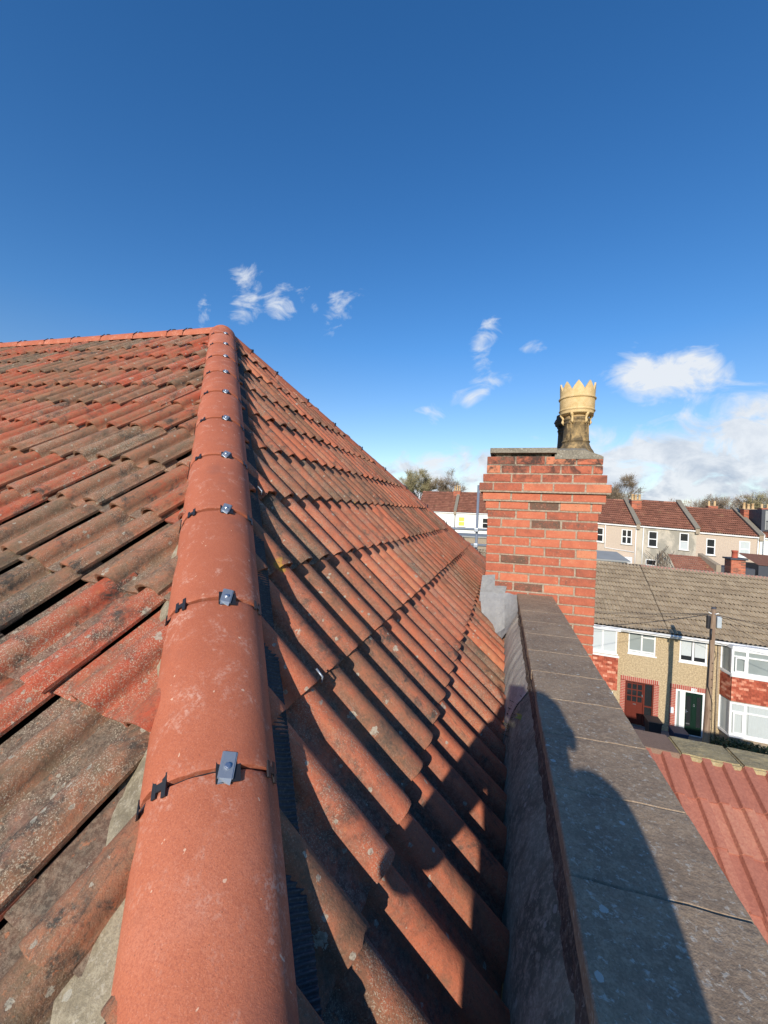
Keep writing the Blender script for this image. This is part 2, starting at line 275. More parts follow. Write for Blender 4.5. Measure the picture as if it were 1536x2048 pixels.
def mat_brickwall(name,c1=(.50,.13,.08),c2=(.34,.085,.06),mo=(.50,.44,.36),scale=1.):
    s=NT(name); mp=s.N.new('ShaderNodeMapping'); s.L(s.v,mp.inputs[0]); mp.inputs['Rotation'].default_value=(R(90),0,0)
    b=s.N.new('ShaderNodeTexBrick'); s.L(mp.outputs[0],b.inputs['Vector']); b.inputs['Color1'].default_value=(*c1,1); b.inputs['Color2'].default_value=(*c2,1); b.inputs['Mortar'].default_value=(*mo,1)
    b.inputs['Scale'].default_value=scale; b.inputs['Brick Width'].default_value=.235; b.inputs['Row Height'].default_value=.075; b.inputs['Mortar Size'].default_value=.012
    return s.fin(b.outputs[0],.9,s.bump(s.noise(30,4,.7),.4,.01),spec=.2)
M['brickwall']=mat_brickwall('red_brick_wall')
def mat_pot():
    s=NT('buff_terracotta_pot'); n=s.noise(14,6,.7,.4); n2=s.noise(60,4,.7); z=s.N.new('ShaderNodeSeparateXYZ'); s.L(s.v,z.inputs[0])
    col=s.mix(s.step(n,.35,.65),(.56,.38,.17),(.66,.47,.23))
    # soot clings to the shaft below the crown
    k=s.m('MULTIPLY',s.m('SUBTRACT',1,s.step(z.outputs[2],.315,.335)),s.step(n,.20,.62)); col=s.mix(s.m('MULTIPLY',k,.93),col,(.055,.045,.032))
    col=s.mix(s.m('MULTIPLY',s.step(n2,.55,.66),.3),col,(.40,.25,.11))
    return s.fin(col,.85,s.bump(n2,.5,.004),spec=.25)
M['pot']=mat_pot()
M['potyellow']=mat_simple('buff_clay_pot',(.55,.38,.20),.9,0,None,.2,1); M['potred']=mat_simple('red_clay_pot',(.42,.10,.06),.8,0,None,.2,3)
M['pinkridge']=mat_simple('pink_ridge_tile',(.40,.20,.16),.9,0,None,.2,1)
M['hungtile']=mat_roofrow('hung_red_clay_tile',[(0,(.24,.06,.035)),(.35,(.38,.09,.052)),(.75,(.48,.14,.08)),(1,(.66,.34,.23))],.9,None,3)

# ------------------------------------------------------------------ mesh helpers
class MB:
    def __init__(s): s.v=[];s.f=[];s.r=[];s.cur=(.5,.5,.5)
    def add(s,vs,fs,al=None):
        b=len(s.v); s.v+=[tuple(v) for v in vs]; s.f+=[tuple(i+b for i in f) for f in fs]; s.r+=[(*s.cur,0.)]*len(vs) if al is None else [(*s.cur,a) for a in al]
    def quad(s,a,b,c,d): s.add([a,b,c,d],[(0,1,2,3)])
    def box(s,x0,x1,y0,y1,z0,z1,sh=None):
        P=[(x,y,z) for z in (z0,z1) for y in (y0,y1) for x in (x0,x1)]
        if sh: P=[(x,y,z+sh(x)) for x,y,z in P]
        s.add(P,[(0,2,3,1),(4,5,7,6),(0,1,5,4),(2,6,7,3),(0,4,6,2),(1,3,7,5)])
    def rbox(s,x0,x1,y0,y1,z0,z1,b):
        # chamfered box
        P=[]; 
        bm=bmesh.new(); bmesh.ops.create_cube(bm,size=1)
        for v in bm.verts: v.co=Vector((x0+(v.co.x+.5)*(x1-x0),y0+(v.co.y+.5)*(y1-y0),z0+(v.co.z+.5)*(z1-z0)))
        bmesh.ops.bevel(bm,geom=bm.edges[:],offset=b,segments=2,affect='EDGES',profile=.6)
        s.frombm(bm)
    def frombm(s,bm):
        bm.verts.index_update(); s.add([v.co[:] for v in bm.verts],[[v.index for v in f.verts] for f in bm.faces]); bm.free()
    def tube(s,pts,rad,n=8,cap=True):
        pts=[Vector(p) for p in pts]; rs=rad if isinstance(rad,(list,tuple)) else [rad]*len(pts); vs=[];fs=[]
        for i,p in enumerate(pts):
            d=(pts[min(i+1,len(pts)-1)]-pts[max(i-1,0)]).normalized(); a=d.orthogonal().normalized() if i==0 else (a-d*a.dot(d)).normalized(); b=d.cross(a)
            for k in range(n): t=2*PI*k/n; vs.append(p+(a*math.cos(t)+b*math.sin(t))*rs[i])
        for i in range(len(pts)-1):
            for k in range(n): fs.append((i*n+k,i*n+(k+1)%n,(i+1)*n+(k+1)%n,(i+1)*n+k))
        if cap: fs.append(tuple(range(n))[::-1]); fs.append(tuple((len(pts)-1)*n+k for k in range(n)))
        s.add(vs,fs)
    def lathe(s,prof,cx,cy,cz,n=32,top=None):
        vs=[];fs=[]
        for (r,z) in prof:
            for k in range(n): t=2*PI*k/n; vs.append((cx+r*math.cos(t),cy+r*math.sin(t),cz+z))
        for i in range(len(prof)-1):
            for k in range(n): fs.append((i*n+k,i*n+(k+1)%n,(i+1)*n+(k+1)%n,(i+1)*n+k))
        s.add(vs,fs)
    def prism(s,poly,y0,y1,sh=None):   # poly in x,z extruded along y
        n=len(poly); g=(lambda x:sh(x)) if sh else (lambda x:0)
        vs=[(x,y0,z+g(x)) for x,z in poly]+[(x,y1,z+g(x)) for x,z in poly]
        s.add(vs,[tuple(range(n)),tuple(range(2*n-1,n-1,-1))]+[(i,(i+1)%n+0,n+(i+1)%n,n+i)[::-1] for i in range(n)])
    def build(s,name,mat,parent=None,smooth=False,clip=None,loc=None):
        me=bpy.data.meshes.new(name)
        o0=Vector(loc) if loc else Vector((0,0,0))
        me.from_pydata([Vector(v)-o0 for v in s.v] if loc else s.v,[],s.f)
        at=me.attributes.new('rnd','FLOAT_COLOR','POINT'); at.data.foreach_set('color',[x for c in s.r for x in c])
        if clip:
            bm=bmesh.new(); bm.from_mesh(me)
            for co,no in clip: bmesh.ops.bisect_plane(bm,geom=bm.verts[:]+bm.edges[:]+bm.faces[:],plane_co=co,plane_no=no,clear_outer=True)
            bm.to_mesh(me); bm.free()
        me.materials.append(mat)
        if smooth:
            me.polygons.foreach_set('use_smooth',[True]*len(me.polygons))
        o=bpy.data.objects.new(name,me); C.objects.link(o)
        if loc: o.location=loc
        if parent: o.parent=parent
        return o
def rnd(): return (random.random(),random.random(),random.random())
def thing(name,label,cat,loc=(0,0,0),group=None):
    o=bpy.data.objects.new(name,None); o.empty_display_size=.2; C.objects.link(o); o.location=loc
    o['label']=label; o['category']=cat
    if group: o['group']=group
    return o
def tag(o,label=None,cat=None,group=None,kind=None):
    if label: o['label']=label
    if cat: o['category']=cat
    if group: o['group']=group
    if kind: o['kind']=kind
    return o
def nz(x,y=0,z=0): return noise.noise(Vector((x,y,z)))

# ------------------------------------------------------------------ geometry of our own hipped roof
ah,bh=R(38.84),R(31.9); P0=Vector((-.532,.682,-.585))
dh=Vector((-math.sin(ah)*math.cos(bh),math.cos(ah)*math.cos(bh),math.sin(bh)))        # up the near hip
sh_=Vector((math.cos(ah),math.sin(ah),0)); uh=sh_.cross(dh)
D6,r45=R(6),R(4.5); eL=Vector((-math.cos(D6)*math.cos(r45),math.sin(D6)*math.cos(r45),math.sin(r45)))
nL=dh.cross(eL).normalized(); nL=nL if nL.z>0 else -nL; gL=eL.cross(nL); gL=gL if gL.z>0 else -gL
kR=.9925; nR=Vector((kR,0,1)).normalized(); gR=Vector((-1,0,kR)).normalized(); eR=Vector((0,1,0))
sc=.925; OL=P0*sc; OR=P0*sc
pk=P0+dh*4.4
ps=R(37); df=Vector((math.sin(ps),math.cos(ps),-kR*math.sin(ps))).normalized()          # down the far hip
hipN=Vector((math.cos(ah),math.sin(ah),0))       # horizontal, points to the right of the hip

PAN=[0,.10,.22,.34,.43]; ROLL=[-math.cos(PI*k/10) for k in range(11)]; ROLLf=[-math.cos(PI*k/5) for k in range(6)]
def tprof(t,last):
    """height across half a tile: shallow pan then a near semicircular roll"""
    if t<=.45: return -.004*math.sin(t/.45*PI)
    q=max(-1,min(1,(t-.72)/.262)); h=.055*(math.sqrt(max(0,1-q*q)) if q<0 else (1-q**3.6)**.5)
    if last and q>0: h=max(h,.026)
    return h
def tile(mb,O,e,g,n,u,v,w,ln,tilt,lift=.0,flip=False,rot=0,nu=26,nv=5,shear=0):
    """one double-roman tile: tail edge at v, left edge at u (along e)"""
    mb.cur=rnd(); sd=random.random()*99
    rl=ROLL if nu>20 else ROLLf
    S_=[t*.5 for t in PAN]+[(.72+.262*q)*.5 for q in rl]+[.5+t*.5 for t in PAN]+[.5+(.72+.262*q)*.5 for q in rl]
    chip=random.random()<.35; cs_=random.random(); cw=random.uniform(.02,.05); wob=random.uniform(.8,1.2)
    hk=random.uniform(.93,1.06)
    def pt(s,t,dz=0,k=0):
        hp=tprof((s*2)%1 if s<.5 else (s-.5)*2,s>=.5)*hk
        x=s*w; y=t*ln
        if t<.01: y+=nz(s*6*wob,sd)*.007+nz(s*22,sd)*.0025+(.012*max(0,1-abs(s-cs_)/cw) if chip else 0)
        h=hp+dz+tilt*(1-t)+lift+nz(s*3+sd,t*2)*.0025+nz(s*16+sd,t*7,4)*.0009
        if t<.01 and dz==0: h-=.0025
        x+=shear*y
        if rot: x,y=x-rot*y,y+rot*x
        return O+e*(u+x)+g*(v+y)+n*h
    nu=len(S_); T_=[0,.018]+[j/(nv-1) for j in range(1,nv)]; nv=len(T_)
    vs=[pt(s,t) for t in T_ for s in S_]
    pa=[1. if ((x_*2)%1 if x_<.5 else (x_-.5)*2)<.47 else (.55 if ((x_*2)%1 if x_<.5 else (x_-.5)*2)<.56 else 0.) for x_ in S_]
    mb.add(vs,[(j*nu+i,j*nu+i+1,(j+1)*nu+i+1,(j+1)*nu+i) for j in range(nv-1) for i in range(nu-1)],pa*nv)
    th=-.0135
    a=[pt(s,0) for s in S_]; b=[pt(s,.004,th) for s in S_]; c=[pt(s,.35,th) for s in S_]
    mb.add(a+b,[(i+nu,i+nu+1,i+1,i) for i in range(nu-1)])
    mb.add(b+c,[(i+nu,i+nu+1,i+1,i) for i in range(nu-1)])
    for s in (0,S_[-1]):
        a=[pt(s,t) for t in T_]; b=[pt(s,t,-.010) for t in T_]
        mb.add(a+b,[(i,i+1,i+1+nv,i+nv) for i in range(nv-1)])

roof=thing('tiled_roof','large hipped roof of old red double-roman tiles with new terracotta hip tiles','roof',(P0.x,P0.y,-1.2))
def rp(o): # keep world coordinates under the roof's empty
    o.parent=roof; o.matrix_parent_inverse=Matrix.Translation(-Vector((P0.x,P0.y,-1.2))); return o
# left slope
mb=MB(); HB=-.047
rows_v=[-1.31,-.973,-.635,-.28,.055,.395,.73,1.065,1.41,1.74,2.08,2.43,2.77,3.11]
offs=[.425,.372,.32,.267,.213,.16,.107,.053,0,-.03,-.04,-.045,-.05,-.05,-.05]
for k,v in enumerate(rows_v):
    if v*sc*gL.z>2.35: continue
    wv=.400*sc
    u0=.829*v*sc; j0=int(u0/wv)-2
    for j in range(j0,j0+19):
        u=j*wv+offs[k]*sc+random.uniform(-.004,.004)
        if u>7.2: continue
        dist=(OL+eL*u+gL*v*sc).length
        # right roll is at the small-u side: mirror the tile by running e backwards
        tile(mb,OL,-eL,gL,nL,-(u+wv),v*sc+random.uniform(-.006,.006)-.006*math.sin(j*1.3),wv,.335*sc+.075,.030,HB+random.uniform(-.003,.004),rot=random.uniform(-.010,.010),shear=(offs[k]-offs[k+1])/.338,nu=26 if dist<4 else 18,nv=5 if dist<3 else 3)
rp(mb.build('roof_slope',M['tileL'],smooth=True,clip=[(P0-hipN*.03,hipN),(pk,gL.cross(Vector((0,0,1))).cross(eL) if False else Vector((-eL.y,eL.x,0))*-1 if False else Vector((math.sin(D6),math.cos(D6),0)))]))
bpy.data.objects['roof_slope']['label']='lichen-covered brown tiled slope left of the hip'
# right slope
mb=MB()
wR=.372*sc; gaugeR=.43*sc
for k in range(0,11):
    v=(-.828+.4305*k)*sc
    x=OR.x+gR.x*v
    ylo=OR.y+(-(x-P0.x))/math.tan(ah)*1.0-.7; yhi=pk.y+(x-pk.x)/math.tan(ps)+.5
    shift=random.uniform(-.02,.02)+(.5 if k%2 else 0)*wR*.0
    j=0; y=ylo-1.2
    y=math.floor(y/wR)*wR+ (.06,.065,.055,.06,.05,.055,.06,.065,.06,.05,.06)[k]
    while y<yhi:
        near=(abs(y)<3.2)
        eav=0 if k else random.choice((0,.01,-.02,.03))+(.045 if (.9<y<2.75) else 0)
        tile(mb,OR,eR,gR,nR,y-OR.y,v-eav,wR,gaugeR+.075,.030,HB+random.uniform(-.003,.005),rot=random.uniform(-.010,.010),nu=26 if near else 18,nv=5 if near else 3)
        y+=wR+random.uniform(-.002,.002)
fN=Vector((math.cos(ps),-math.sin(ps),0))
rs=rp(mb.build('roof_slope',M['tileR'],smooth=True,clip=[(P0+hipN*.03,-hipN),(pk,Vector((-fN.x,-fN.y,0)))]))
rs['label']='red-orange tiled slope running down to the gutter'
# underlay beneath the tiles
mb=MB()
a=OL+nL*(HB-.05); tp=4.4/ (dh.z and 1)
def onL(u,v,h): return OL+eL*u+gL*v+nL*h
mb.add([onL(-1.2,-1.5,HB-.045),onL(8,-1.5,HB-.045),onL(8,3.25,HB-.045),onL(2.7,3.25,HB-.045)],[(0,1,2,3)])
def onR(x,y,h): return OR+gR*((x-OR.x)/gR.x)+Vector((0,y-OR.y,0))+nR*h
def hipy(x,off=0): return P0.y+(P0.x-x)/math.tan(ah)+off
mb.add([onR(.0,hipy(.0),HB-.045),onR(.0,7.6,HB-.045),onR(-2.85,pk.y+.05,HB-.045)],[(0,1,2)])
# hidden back slope closes the roof from behind
mb.add([pk+Vector((0,0,-.15)),Vector((.0,7.5,-1.25)),Vector((-8,7.9,-1.25)),pk+eL*6+Vector((0,0,-.2))],[(0,1,2,3)])
rp(mb.build('underlay',M['dark']))

# ridge tiles: one mesh per tile, crown profile swept along its line
def ridge_tile(O,d,s,u,t0,t1,a=.125,h=.106,tilt=.004,name='hip_tile',nn=28):
    mb=MB(); mb.cur=rnd(); sd=random.random()*50; vs=[];T=[0,.012,.03,.3,.6,.97,.988,1]; L_=t1-t0
    for i,q in enumerate(T):
        t=t0+L_*q; lift=tilt*(1-q); ins=-.003 if q in(0,1) else (-.001 if q in(.012,.988) else 0)
        for k in range(nn+1):
            th=PI*k/nn; rr=1+ins/a*1.0
            ca,sa=math.cos(th),math.sin(th)
            x=a*rr*math.copysign(abs(ca)**.92,ca); z=h*rr*sa**.86+lift
            rg=nz(sd,th*9,q)*.0035 if q in (0,1) else nz(sd,th*2,q*2)*.0008
            vs.append(O+d*(t+rg*(1 if q==0 else .6 if q==1 else 0)*1.2)+s*x+u*(z+ (0 if q in(0,1) else rg)))
    m=len(T); w=nn+1
    fs=[(i*w+k,i*w+k+1,(i+1)*w+k+1,(i+1)*w+k) for i in range(m-1) for k in range(nn)]
    mb.add(vs,fs)
    # wall thickness: inner skin and end faces
    inn=[]
    for q in (0,1):
        for k in range(nn+1):
            th=PI*k/nn; inn.append(O+d*(t0+L_*q)+s*(a-.016)*math.cos(th)+u*((h-.016)*math.sin(th)**.86+tilt*(1-q)))
    mb.add(inn,[(k,w+k,w+k+1,k+1) for k in range(nn)])
    for q in (0,1):
        o_=[vs[(0 if q==0 else (m-1))*w+k] for k in range(w)]; i_=[inn[q*w+k] for k in range(w)]
        mb.add(o_+i_,[(k,k+1,w+k+1,w+k) if q else (k,w+k,w+k+1,k+1) for k in range(nn)])
    for k in (0,nn):
        mb.add([vs[k],vs[(m-1)*w+k],inn[w+k],inn[k]],[(0,1,2,3)])
    ob=mb.build(name,M['ridge'],smooth=True); rp(ob); return ob
def frame_at(O,d,s,u,t,th,a=.125,h=.106,lift=0):
    """point and tangent frame on the crown: along d, around tangent, outward"""
    p=O+d*t+s*a*math.cos(th)+u*(h*math.sin(th)**.86+lift)
    out=(s*math.cos(th)/a+u*math.sin(th)/h).normalized(); tan=out.cross(d).normalized()
    return p,d,tan,out
def slab(mb,fr,x0,x1,y0,y1,z0,z1):
    p,d,t,o=fr; P=[p+t*x+d*y+o*z for z in (z0,z1) for y in (y0,y1) for x in (x0,x1)]
    mb.add(P,[(0,2,3,1),(4,5,7,6),(0,1,5,4),(2,6,7,3),(0,4,6,2),(1,3,7,5)])
def kid(o,par):
    o.parent=par; return o
def joint_kit(tileob,O,d,s,u,t,big=True,flipx=False,scale=1.,metal=True):
    # metal clamp with screw near the crown, black seals on either shoulder
    th=R(79 if not flipx else 101)
    if metal:
        b=MB(); fr=frame_at(O,d,s,u,t,th,lift=.004)
        p,d_,tn,ou=fr; ang=random.uniform(-.32,-.16) ; d2=(d_*math.cos(ang)+tn*math.sin(ang)); t2=ou.cross(d2).normalized(); fr2=(p,d2,t2,ou)
        slab(b,fr2,-.0115,.0115,-.021,.027,.004,.0062); slab(b,fr2,-.0140,-.0110,-.021,.027,-.002,.005); slab(b,fr2,.0110,.0140,-.021,.027,-.002,.005)
        # turned down nose
        b.add([p+t2*-.0115+d2*-.021+ou*.006,p+t2*.0115+d2*-.021+ou*.006,p+t2*.011+d2*-.030+ou*.0005,p+d2*-.027+ou*.0005,p+t2*-.011+d2*-.030+ou*.0005],[(0,1,2,3,4)])
        cl=kid(b.build('hip_clamp',M['galv']),tileob)
        b=MB(); c=p+ou*.0062; nn=10
        for (r,z0,z1) in ((.0062,0,.0022),(.0042,.0022,.0042)):
            ring=[c+(d2*math.cos(2*PI*k/nn)+t2*math.sin(2*PI*k/nn))*r for k in range(nn)]
            b.add([q+ou*z0 for q in ring]+[q+ou*z1 for q in ring],[(k,(k+1)%nn,nn+(k+1)%nn,nn+k) for k in range(nn)]+[tuple(nn+k for k in range(nn))])
        sc_=kid(b.build('screw',M['steel']),tileob)
    b=MB()
    if metal: slab(b,frame_at(O,d,s,u,t,th,lift=.002),-.024,.020,-.026,.020,.0005,.0035)
    for thd in ((134,31) if not flipx else (46,149)):
        fr=frame_at(O,d,s,u,t,R(thd),lift=.003)
        slab(b,fr,-.015,-.006,-.020,.020,0,.004); slab(b,fr,.006,.015,-.015,.017,0,.004); slab(b,fr,-.006,.006,-.006,.007,0,.0038)
    # strip of the union showing past the lower edge on the far shoulder
    for thd in (174,) if not flipx else (6,):
        fr=frame_at(O,d,s,u,t,R(thd),lift=.0); slab(b,fr,-.004,.03,-.022,.018,.0,.003); slab(b,fr,-.05,.0,-.028,-.012,.0,.003)
    # dark union strip under the joint
    nn=20; vs=[]
    for y in (-.018,.018):
        for k in range(nn+1): th_=PI*k/nn; vs.append(O+d*(t+y)+s*(.125-.010)*math.cos(th_)+u*((.106-.009)*math.sin(th_)**.86))
    b.add(vs,[(k,k+1,nn+2+k,nn+1+k) for k in range(nn)])
    kid(b.build('joint_seal',M['blackplastic']),tileob)
prev=None
hts=[-.9-.16]+[.45*k for k in range(-1,10)]+[4.42]
for i in range(len(hts)-1):
    a_,b_=hts[i],hts[i+1]
    o=ridge_tile(P0,dh,sh_,uh,a_+.003,b_-.003,tilt=.007+random.uniform(-.002,.002))
    if i>0: joint_kit(o,P0,dh,sh_,uh,a_)
# crown piece over the meeting point
mb=MB(); mb.cur=(.6,.5,.5); vs=[]
for i in range(7):
    r=i/6
    for k in range(25):
        th=2*PI*k/24; q=math.cos(r*PI/2)
        rr=.132*math.sin(r*PI/2)
        vs.append(pk-dh*.02+Vector((rr*math.cos(th),rr*math.sin(th),.02+.10*q-.05*(1-q))))
mb.add(vs,[(i*25+k,i*25+k+1,(i+1)*25+k+1,(i+1)*25+k) for i in range(6) for k in range(24)])
rp(mb.build('hip_end_cap',M['ridge'],smooth=True))
# far hip
sf=Vector((math.cos(ps),-math.sin(ps),0)); uf=sf.cross(df); uf=uf if uf.z>0 else -uf
fts=[0.02,.29,.62,1.07,1.5,1.97,2.42,2.86,3.33,3.8,4.26,4.72,5.2,5.65]
for i in range(len(fts)-1):
    o=ridge_tile(pk+Vector((0,0,-.012)),df,-sf,uf,fts[i]+.003,fts[i+1]-.003,a=.12,h=.10,tilt=-.004,name='far_hip_tile',nn=18)
    if i>0:
        b=MB(); fr=frame_at(pk+Vector((0,0,-.012)),df,-sf,uf,fts[i],R(88),.12,.10,.002); slab(b,fr,-.03,.03,-.02,.02,0,.010); fr=frame_at(pk+Vector((0,0,-.012)),df,-sf,uf,fts[i],R(150),.12,.10,.002); slab(b,fr,-.012,.05,-.008,.008,0,.003)
        kid(b.build('joint_seal',M['blackplastic']),o)
# ridge to the left
sr=Vector((math.sin(D6),math.cos(D6),0)); ur=eL.cross(sr); ur=ur if ur.z>0 else -ur
rts=[.03,.44,.68,1.21,1.77,2.33,2.88,3.47,4.05,4.6,5.15,5.7]
for i in range(len(rts)-1):
    Or=pk+Vector((0,0,-.012))
    o=ridge_tile(Or,eL,sr,ur,rts[i]+.004,rts[i+1]-.004,a=.12,h=.10,tilt=.003,name='ridge_tile',nn=18)
    if i>0:
        b=MB(); fr=frame_at(Or,eL,sr,ur,rts[i],R(92),.12,.10,.002); slab(b,fr,-.035,.03,-.022,.022,0,.013); fr=frame_at(Or,eL,sr,ur,rts[i],R(140),.12,.10,.003); slab(b,fr,-.04,.03,-.007,.007,0,.004)
        kid(b.build('joint_seal',M['blackplastic']),o)
# dark gap filler under ridge and far hip
# pleated flashing along the right foot of the hip
def surfz(p):  # height of the right plane under a point
    return OR.z-(p.x-OR.x)*kR
def pleats(side,wid,name):
    mb=MB(); n=3400; cols=6; t0,t1=-.95,4.25; vs=[]
    for i in range(n+1):
        t=t0+(t1-t0)*i/n; per=.0105; ph=t*2*PI/per+1.5*nz(t*8,2); rip=math.sin(ph)*.0042*(.35+.9*abs(nz(t*4,7))+.3)
        w=wid*(1+.18*nz(t*3.1,5)+.45*max(0,nz(t*1.7,9))+.10*max(0,nz(t*14,3)))
        for j in range(cols):
            q=j/(cols-1); lat=.118+(w+.012)*q
            p=P0+dh*t+sh_*(side*lat)
            # drop from the tile foot down to the roof slope
            zz=.006-.020*q**.9 + (rip*(.5+.8*q)) + .006*nz(t*6,q*2,3)
            p=p+uh*zz; vs.append(p)
    mb.add(vs,[(i*cols+j,i*cols+j+1,(i+1)*cols+j+1,(i+1)*cols+j) for i in range(n) for j in range(cols-1)])
    return rp(mb.build(name,M['rollmat'],smooth=True))
pleats(1,.033,'pleated_flashing')
# mortar bedding on the left foot, lumpy
def bedding(side,name,w0,seed,dz=0,mt='mortar_bed',t0=-.95,t1=4.3):
    mb=MB(); n=260; cols=6; vs=[]
    for i in range(n+1):
        t=t0+(t1-t0)*i/n; w=w0*(.75+.9*abs(nz(t*2.3,seed))+.35*nz(t*9,seed)+(1.5*max(0,.5-t) if side<0 else 0))
        for j in range(cols):
            q=j/(cols-1); p=P0+dh*t+sh_*(side*(.105+w*q)); zz=-.022-.045*q-.015*q*q+.014*nz(t*12,q*2,seed)+dz
            vs.append(p+uh*zz)
    mb.add(vs,[(i*cols+j,i*cols+j+1,(i+1)*cols+j+1,(i+1)*cols+j) for i in range(n) for j in range(cols-1)])
    return rp(mb.build(name,M[mt],smooth=True))
bedding(-1,'mortar_bedding',.050,2.,dz=.036)
bedding(1,'mortar_bedding',.060,8.,dz=-.014)
# moss cushions caught along the laps of the brown slope
mb=MB(); rm=random.Random(77)
for i in range(2600):
    k=rm.randrange(2,12); v=rows_v[k]*sc; u=.829*v+rm.random()**1.2*5.2+.05
    if nz(u*1.7,v*3,5)<.02: continue
    if (OL+eL*u+gL*v).length<1.7: continue
    p=OL+eL*u+gL*(v-.004+rm.uniform(-.012,.003))+nL*(HB-.002+rm.uniform(0,.02)); r0=rm.uniform(.003,.009)
    for q in range(3):
        d1=Vector((rm.gauss(0,1),rm.gauss(0,1),rm.gauss(0,1))).normalized()*r0; d2=d1.cross(Vector((rm.gauss(0,1),rm.gauss(0,1),rm.gauss(0,1)))).normalized()*r0; mb.add([p-d1,p+d2,p+d1,p-d2],[(0,1,2,3)])
mo_=rp(mb.build('moss',M['moss2'],clip=[(P0-hipN*.1,hipN)])); mo_['kind']='stuff'
# small bent metal tile hooks on the right slope
for (k,y) in ((2,1.10),(4,1.62),(5,1.72)):
    v=(-.828+.4305*k)*sc; p=OR+gR*v+Vector((0,y-OR.y,0))+nR*.004
    b=MB(); b.tube([p+gR*.03+nR*.030,p+nR*.030,p-gR*.010+nR*.016],.0030,6); rp(b.build('tile_hook',M['galv'],smooth=True))

for o_ in bpy.data.objects:
    if o_.type=='MESH': o_.data.transform(Matrix.Scale(.96,4))     # tiles to their true 330 mm width
# ------------------------------------------------------------------ parapet wall with coping
pw=thing('parapet_wall','low parapet wall with dark weathered coping slabs beside the gutter','wall',(.27,1.5,-3))
def under(root):
    off=-root.location.copy()
    def g(o): o.parent=root; o.matrix_parent_inverse=Matrix.Translation(off); return o
    return g
g=under(pw)
mb=MB(); mb.box(.157,.388,-.15,3.568,-9.3,-.688); g(mb.build('wall_body',M['brickwall']))
jy=[-.2,.04,.30,.55,.803,1.055,1.31,1.56,1.815,2.09,2.385,2.66,2.95,3.25,3.567]
for i in range(len(jy)-1):
    y0,y1=jy[i]+.0012,jy[i+1]-.0012
    if abs(jy[i+1]-.803)<.01: y1-=.002
    if abs(jy[i]-.803)<.01: pass
    dz=(.002 if jy[i]<.8 else 0)-.0006*i+random.uniform(-.0004,.0004); dx=random.uniform(-.003,.003)
    bm=bmesh.new(); bmesh.ops.create_cube(bm,size=1)
    for v in bm.verts: v.co=Vector((.1375+dx+(v.co.x+.5)*.276,y0+(v.co.y+.5)*(y1-y0),-.688+(v.co.z+.5)*(.048+dz)))
    bmesh.ops.bevel(bm,geom=bm.edges[:],offset=.0028,segments=1,affect='EDGES')
    bmesh.ops.subdivide_edges(bm,edges=[e for e in bm.edges if e.calc_length()>.1],cuts=14,use_grid_fill=True)
    for v in bm.verts:
        p=v.co; k=nz(p.x*16,p.y*16,p.z*9); v.co=p+Vector((nz(p.y*30,3)*.0022,nz(p.x*26,7)*.0018,k*.0016 if p.z>-.66 else 0))
    mb=MB(); mb.cur=rnd(); mb.frombm(bm); g(mb.build('coping_slab',M['coping'],smooth=False))
mb=MB(); mb.box(.165,.385,-.15,3.56,-.6895,-.6600)
g(mb.build('joint_mortar',M['pinkmortar']))
# ------------------------------------------------------------------ lead-lined gutter between tiles and parapet
gt=thing('lead_gutter','narrow grey leaded and cemented gutter between roof tiles and parapet','gutter',(.08,1.8,-1.2)); g=under(gt)
mb=MB(); nx,ny=22,220; vs=[]
GP=[(-.16,-1.13),(.0,-1.10),(.035,-1.075),(.050,-.985),(.068,-.92),(.096,-.855),(.128,-.80),(.156,-.752)]
def gprof(q):
    q*=len(GP)-1; i=min(int(q),len(GP)-2); f=q-i; return GP[i][0]*(1-f)+GP[i+1][0]*f,GP[i][1]*(1-f)+GP[i+1][1]*f
for (ya,yb,nm,mt_,up_) in ((-.2,2.02,'gutter_lining','gutter',0.),(1.93,3.54,'sunlit_cement_lining','sunlit_cement',.007)):  # near stretch dark, far stretch coloured pale to look sunlit
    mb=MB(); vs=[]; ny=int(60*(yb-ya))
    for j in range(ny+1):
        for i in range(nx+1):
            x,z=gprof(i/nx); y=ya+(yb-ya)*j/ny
            if nm=='sunlit_cement_lining' and j==0: y+=.03*nz(x*20,2)
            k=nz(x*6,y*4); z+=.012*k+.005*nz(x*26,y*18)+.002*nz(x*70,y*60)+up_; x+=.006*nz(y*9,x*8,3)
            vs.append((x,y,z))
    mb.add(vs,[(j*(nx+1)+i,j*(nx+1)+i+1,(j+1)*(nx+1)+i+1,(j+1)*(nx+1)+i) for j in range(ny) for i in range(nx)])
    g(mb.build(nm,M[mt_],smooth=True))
mb=MB(); vs=[];ny=240
for j in range(ny+1):
    y=-.2+3.75*j/ny
    for i in range(5):
        q=i/4; x=.154-.016*(1-q)-.010*abs(nz(y*7,q*3,4))-.006*nz(y*26,q*4); z=-.775+.087*q+.010*(1-q)*nz(y*11,6)
        vs.append((x,y,z))
mb.add(vs,[(j*5+i,j*5+i+1,(j+1)*5+i+1,(j+1)*5+i) for j in range(ny) for i in range(4)])
g(mb.build('mortar_fillet',M['pinkmortar'],smooth=False))
